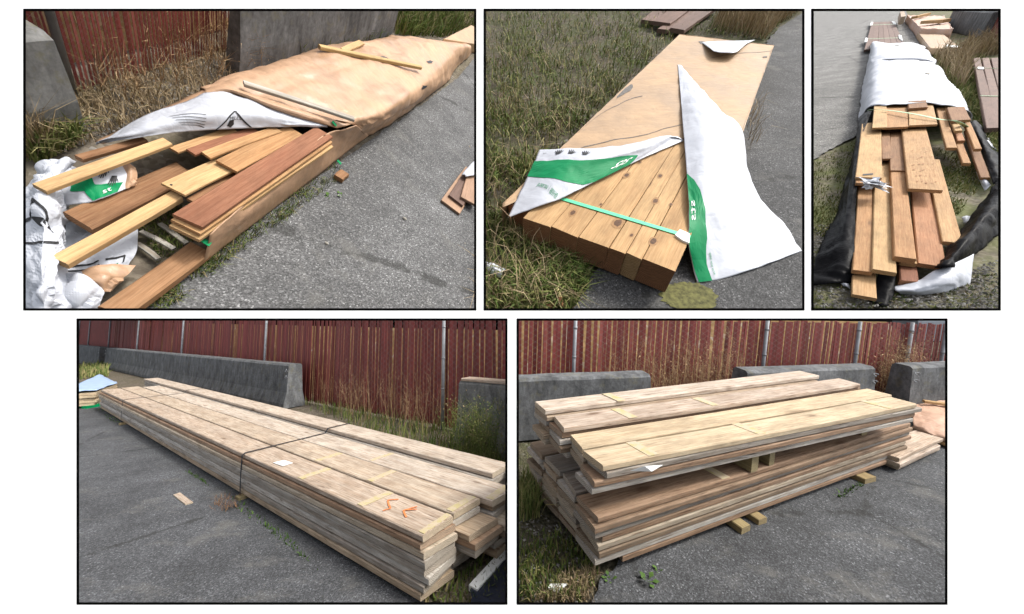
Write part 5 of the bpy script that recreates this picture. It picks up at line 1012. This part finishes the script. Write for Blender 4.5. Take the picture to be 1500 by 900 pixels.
C3 = [((1249.5, 397), (1278, 397), (1279, 262), (1257, 264), .11, .03, 'cedar', 'leftmost lower cedar board with a dirty dark near end', .12),
      ((1278, 397), (1313, 397), (1301, 200), (1281, 200), .13, .03, 'cedar_pale', 'pale cedar board with a long split near its end', .14),
      ((1346, 406), (1384, 372), (1357, 240), (1331, 240), .1, .03, 'cedar_pink', 'pinkish cedar board with wavy grain reaching towards the white plastic', .11),
      ((1384, 371), (1407, 340), (1376, 232), (1357, 235), .12, .03, 'cedar', 'rightmost long cedar board with a knot', .13),
      ((1310, 378), (1343, 377), (1322, 218), (1303, 220), .17, .04, 'cedar', 'middle cedar board with a round knot and thick end', .18),
      ((1318, 386), (1344, 384), (1330, 300), (1312, 302), .1, .03, 'cedar_pale', 'short pale board end under the middle cedar board', .11),
      ((1318, 416), (1347, 408), (1335, 330), (1314, 335), .06, .04, 'cedar_red', 'darker board end lying lowest under the middle cedar board', .07),
      ((1248, 434), (1285, 434), (1284, 385), (1251, 385), .06, .025, 'cedar', 'short bright cedar board nearest the viewer', .06),
      ((1333, 279), (1379, 276), (1356, 180), (1319, 180), .22, .03, 'cedar', 'wide cedar board stamped with dark marks on top of the pile', .25),
      ((1253, 262), (1292, 258), (1291, 180), (1263, 180), .23, .025, 'cedar_pale', 'upper left board with black ink on its end', .25),
      ((1253, 271), (1292, 267), (1291, 190), (1263, 190), .2, .025, 'cedar', 'board directly beneath the one with ink on its end', .22),
      ((1292, 234), (1306, 231), (1303, 185), (1292, 185), .2, .02, 'cedar_brown', 'dark split board between the two upper boards', .22),
      ((1303, 250), (1330, 250), (1322, 184), (1305, 184), .19, .02, 'cedar_brown', 'red-brown board left of the stamped wide board', .21),
      ((1278, 187), (1299, 187), (1299, 150), (1281, 150), .31, .02, 'cedar_pale', 'short board end at the left under the mint strap', .32),
      ((1292, 188), (1332, 185), (1328, 152), (1299, 152), .295, .025, 'cedar', 'second board end from the left under the mint strap', .305),
      ((1332, 185), (1373, 181), (1366, 150), (1330, 150), .3, .022, 'cedar', 'board ends at the middle under the mint strap', .31),
      ((1331, 158), (1360, 158), (1357, 146), (1330, 146), .34, .03, 'cedar_brown', 'thick board end peeping from under the white sheet', .34),
      ((1394, 175), (1423, 177), (1415, 158), (1386, 156), .3, .03, 'cedar_brown', 'thick board with a knot at the right edge of the white sheet', .31),
      ((1388, 217), (1401, 216), (1385, 158), (1371, 158), .22, .03, 'cedar', 'leftmost of the narrow boards fanning out to the right', .27),
      ((1400, 192), (1409, 191), (1394, 156), (1383, 156), .26, .03, 'cedar_pale', 'narrow board end directly under the knotty thick board', .28),
      ((1411, 240), (1422, 238), (1402, 186), (1392, 187), .14, .03, 'cedar', 'narrow board hanging lowest over the mossy ground', .2),
      ((1428, 219), (1438, 217), (1418, 172), (1409, 173), .2, .03, 'cedar', 'narrow square-ended board at the far right of the fan', .26),
      ((1438, 262), (1450, 258), (1425, 190), (1413, 192), .08, .025, 'cedar_brown', 'longest board of the fan running out to the right plastic', .2),
      ((1403, 206), (1414, 206), (1404, 182), (1393, 182), .2, .03, 'cedar_pink', 'stubby reddish board in the middle of the fan', .22)]
for q0, q1, q2, q3, zz, t, mat, lab, zf in C3:
    o = quad_solo(b, 'cedar_board', (q0, q1, q2, q3), zz, t, mat, lab, zf=zf)
    if 'stamped' in lab: stamped = o
    if 'black ink' in lab: inked = o
st = [b.at(*q) for q in ((1273, 163, .3), (1279, 161, .335), (1300, 162, .335), (1330, 166, .34), (1352, 170, .335), (1380, 176, .32), (1398, 177, .33), (1410, 182, .29), (1419, 188, .2))]
solo(b, 'strap', mesh('strap', *ribbon([Surf.cr(st, k / 30) for k in range(31)], (.3, -1, 0), .05, .004), M['mint']), 'pale mint strap across the cedar board ends', 'strap')
v, f = [], []
p = b.at(1281, 270, .25)
for i in range(26):
    q = [p + Vector((random.gauss(0, .05), random.gauss(0, .06), random.gauss(0, .03))) for _ in range(3)]; k = len(v); v += q; f.append((k, k + 1, k + 2))
solo(b, 'plastic_wad', mesh('plastic_wad', v, f, M['foil']), 'wad of clear plastic on the end of the upper left board', 'plastic')
V, Fc = [], []
for r in range(6):
    for k in range(5):
        u, v_ = 1336 + k * 7 + r * 1.6 + random.uniform(-1.5, 1.5), 222 + r * 9 + random.uniform(-1.5, 1.5); p = b.at(u, v_, .22 + .03 * (279 - v_) / 99 + .003); s_ = random.uniform(.006, .014); k_ = len(V)
        V += [p + Vector((-s_, -s_ * .6, 0)), p + Vector((s_, -s_ * .3, 0)), p + Vector((s_ * .4, s_, 0)), p + Vector((-s_ * .6, s_ * .5, 0))]; Fc.append((k_, k_ + 1, k_ + 2, k_ + 3))
child(stamped, b, 'stamp_marks', mesh('stamp_marks', V, Fc, M['leaf_dry']), 'stuff')
q = [b.at(*x, .2345) for x in ((1264, 257), (1279, 256), (1279, 254), (1264, 255))]; child(inked, b, 'ink_mark', mesh('ink_mark', q, [(0, 1, 2, 3)], M['black_print']))
# far bundles and decking
Tk = Thing(b, 'decking_stack', 'far stack of six brown deck boards on the road before the white sheet', 'decking stack', b.at(1267, 74))
for i in range(6):
    l = lambda a, c, t_: (a[0] + (c[0] - a[0]) * t_, a[1] + (c[1] - a[1]) * t_)
    n0, n1, f1, f0 = l((1266, 73), (1326, 66), i / 6), l((1266, 73), (1326, 66), (i + 1) / 6), l((1277, 33), (1309, 31.5), (i + 1) / 6), l((1277, 33), (1309, 31.5), i / 6)
    me, Mx = quad_board(b, (n0, n1, f1, f0), .14, .06, M['comp']); Tk.add('board', me, Mx); me, Mx = quad_board(b, (n0, n1, f1, f0), .08, .07, M['comp']); Tk.add('board', me, Mx)
for u0, u1, v in ((1270, 1320, 57), (1275, 1312, 37)): Tk.add('strap', mesh('strap', *ribbon([b.at(u0, v, .145), b.at(u1, v - 1.5, .145)], (0, 1, 0), .12, .01), M['mint']))
for q in (((1266, 62), (1270, 62), (1271, 57), (1268, 56)), ((1317, 57), (1322, 61), (1320, 53), (1316, 52)), ((1274, 38), (1278, 37), (1279, 33), (1276, 33)), ((1309, 36), (1313, 36), (1310, 32), (1306, 32))): Tk.add('white_pad', mesh('white_pad', *slab([b.at(*x, .15) for x in q], .141, .17), M['white_print']))
Tm, Sm, tp = wrapbox(b, 'wrapped_bundle', 'nearer of two peach wrapped bundles along the grass edge, white scrap on it', [(1363, 71), (1407, 72), (1379, 49), (1345, 48)], .17, .02, 'kraft_pale', .012, freq=1.2)
Tm.add('white_scrap', mesh('white_scrap', *Sm.patch([[(.45, .2), (.75, .22), (.8, .3), (.6, .28), (.55, .38), (.48, .3)]], 3, .03), M['white_print']))
Tf, Sf2, tp = wrapbox(b, 'wrapped_bundle', 'farther of two peach wrapped bundles, with battens on top', [(1350, 43), (1395, 43), (1382, 25), (1329, 23)], .3, .02, 'kraft_peach', .04, freq=.8)
for p0, p1 in (((1355, 30), (1388, 28)), ((1340, 24), (1360, 19))): me, Mx = bar(b, p0, p1, .46, .22, .1, 'cedar_pale'); Tf.add('batten', me, Mx)
Tk = Thing(b, 'decking_stack', 'long brown deck boards lying on the grass at the right edge', 'decking stack', b.at(1447, 189))
for i in range(3):
    n0, n1, f1, f0 = (1447 + i * 15, 188 - i * 1), (1461.5 + i * 15, 187 - i), (1437 + i * 13, 85), (1424.5 + i * 13, 85)
    for zz, t in ((.13, .05), (.075, .05)): me, Mx = quad_board(b, (n0, n1, f1, f0), zz, t, M['comp']); Tk.add('board', me, Mx)
for v, u0, u1 in ((100, 1427, 1475), (141, 1437, 1490)): Tk.add('strap', mesh('strap', *ribbon([b.at(u0, v, .134), b.at(u1, v + 1, .134)], (.3, 1, 0), .04, .006), M['mint']))
Tk.add('white_pad', mesh('white_pad', *slab([b.at(*x, .14) for x in ((1432, 101), (1441, 102), (1441, 99), (1432, 98.5))], .131, .145), M['white_print']))
quad_solo(b, 'lumber_offcut', [(1320, 24), (1327, 25), (1325, 17), (1318, 17)], .5, .3, 'weather_top', 'distant pale pile at the top of the road', 'lumber')
zone = [(1358, 78), (1410, 78), (1440, 60), (1490, 60), (1430, 90), (1448, 190), (1480, 250), (1440, 215), (1420, 160), (1376, 98)]
blades(b, 'verge_grass', scatter(b, zone, 3500), .09, M['green_grass'], .006, 1., 'grass between the white-sheeted bundle and the deck boards', hv=.7)
blades(b, 'dry_verge_grass', scatter(b, [(1365, 84), (1395, 80), (1440, 60), (1470, 60), (1470, 80), (1420, 85), (1410, 130), (1392, 120)], 1400, 1.), .32, M['dry_grass'], .008, .8, 'tall dry grass beside the wrapped bundles', hv=.7)
blades(b, 'verge_grass', scatter(b, [(1190, 300), (1190, 240), (1255, 205), (1250, 260), (1235, 320), (1205, 350), (1190, 340)], 1500, 4.), .03, M['green_grass'], .004, 1.2, 'moss and short grass left of the black plastic')
blades(b, 'verge_grass', scatter(b, [(1370, 215), (1430, 240), (1440, 270), (1400, 320), (1375, 260)], 1300, 4.), .03, M['green_grass'], .004, 1.2, 'moss and short grass right of the cedar boards')
blades(b, 'verge_grass', scatter(b, [(1190, 425), (1470, 400), (1470, 455), (1190, 455)], 900, 5.), .02, M['mix_grass'], .003, 1.2, 'sparse moss on the gravel in front of the cedar pile')
pebbles(b, 'gravel_bits', scatter(b, [(1190, 410), (1300, 440), (1462, 380), (1462, 453), (1190, 453)], 900), .01, M['pebble'], 'loose gravel in front of the cedar pile')
pebbles(b, 'gravel_bits', scatter(b, [(1190, 330), (1225, 330), (1200, 400), (1190, 400)], 200), .012, M['pebble'], 'loose gravel left of the black plastic')
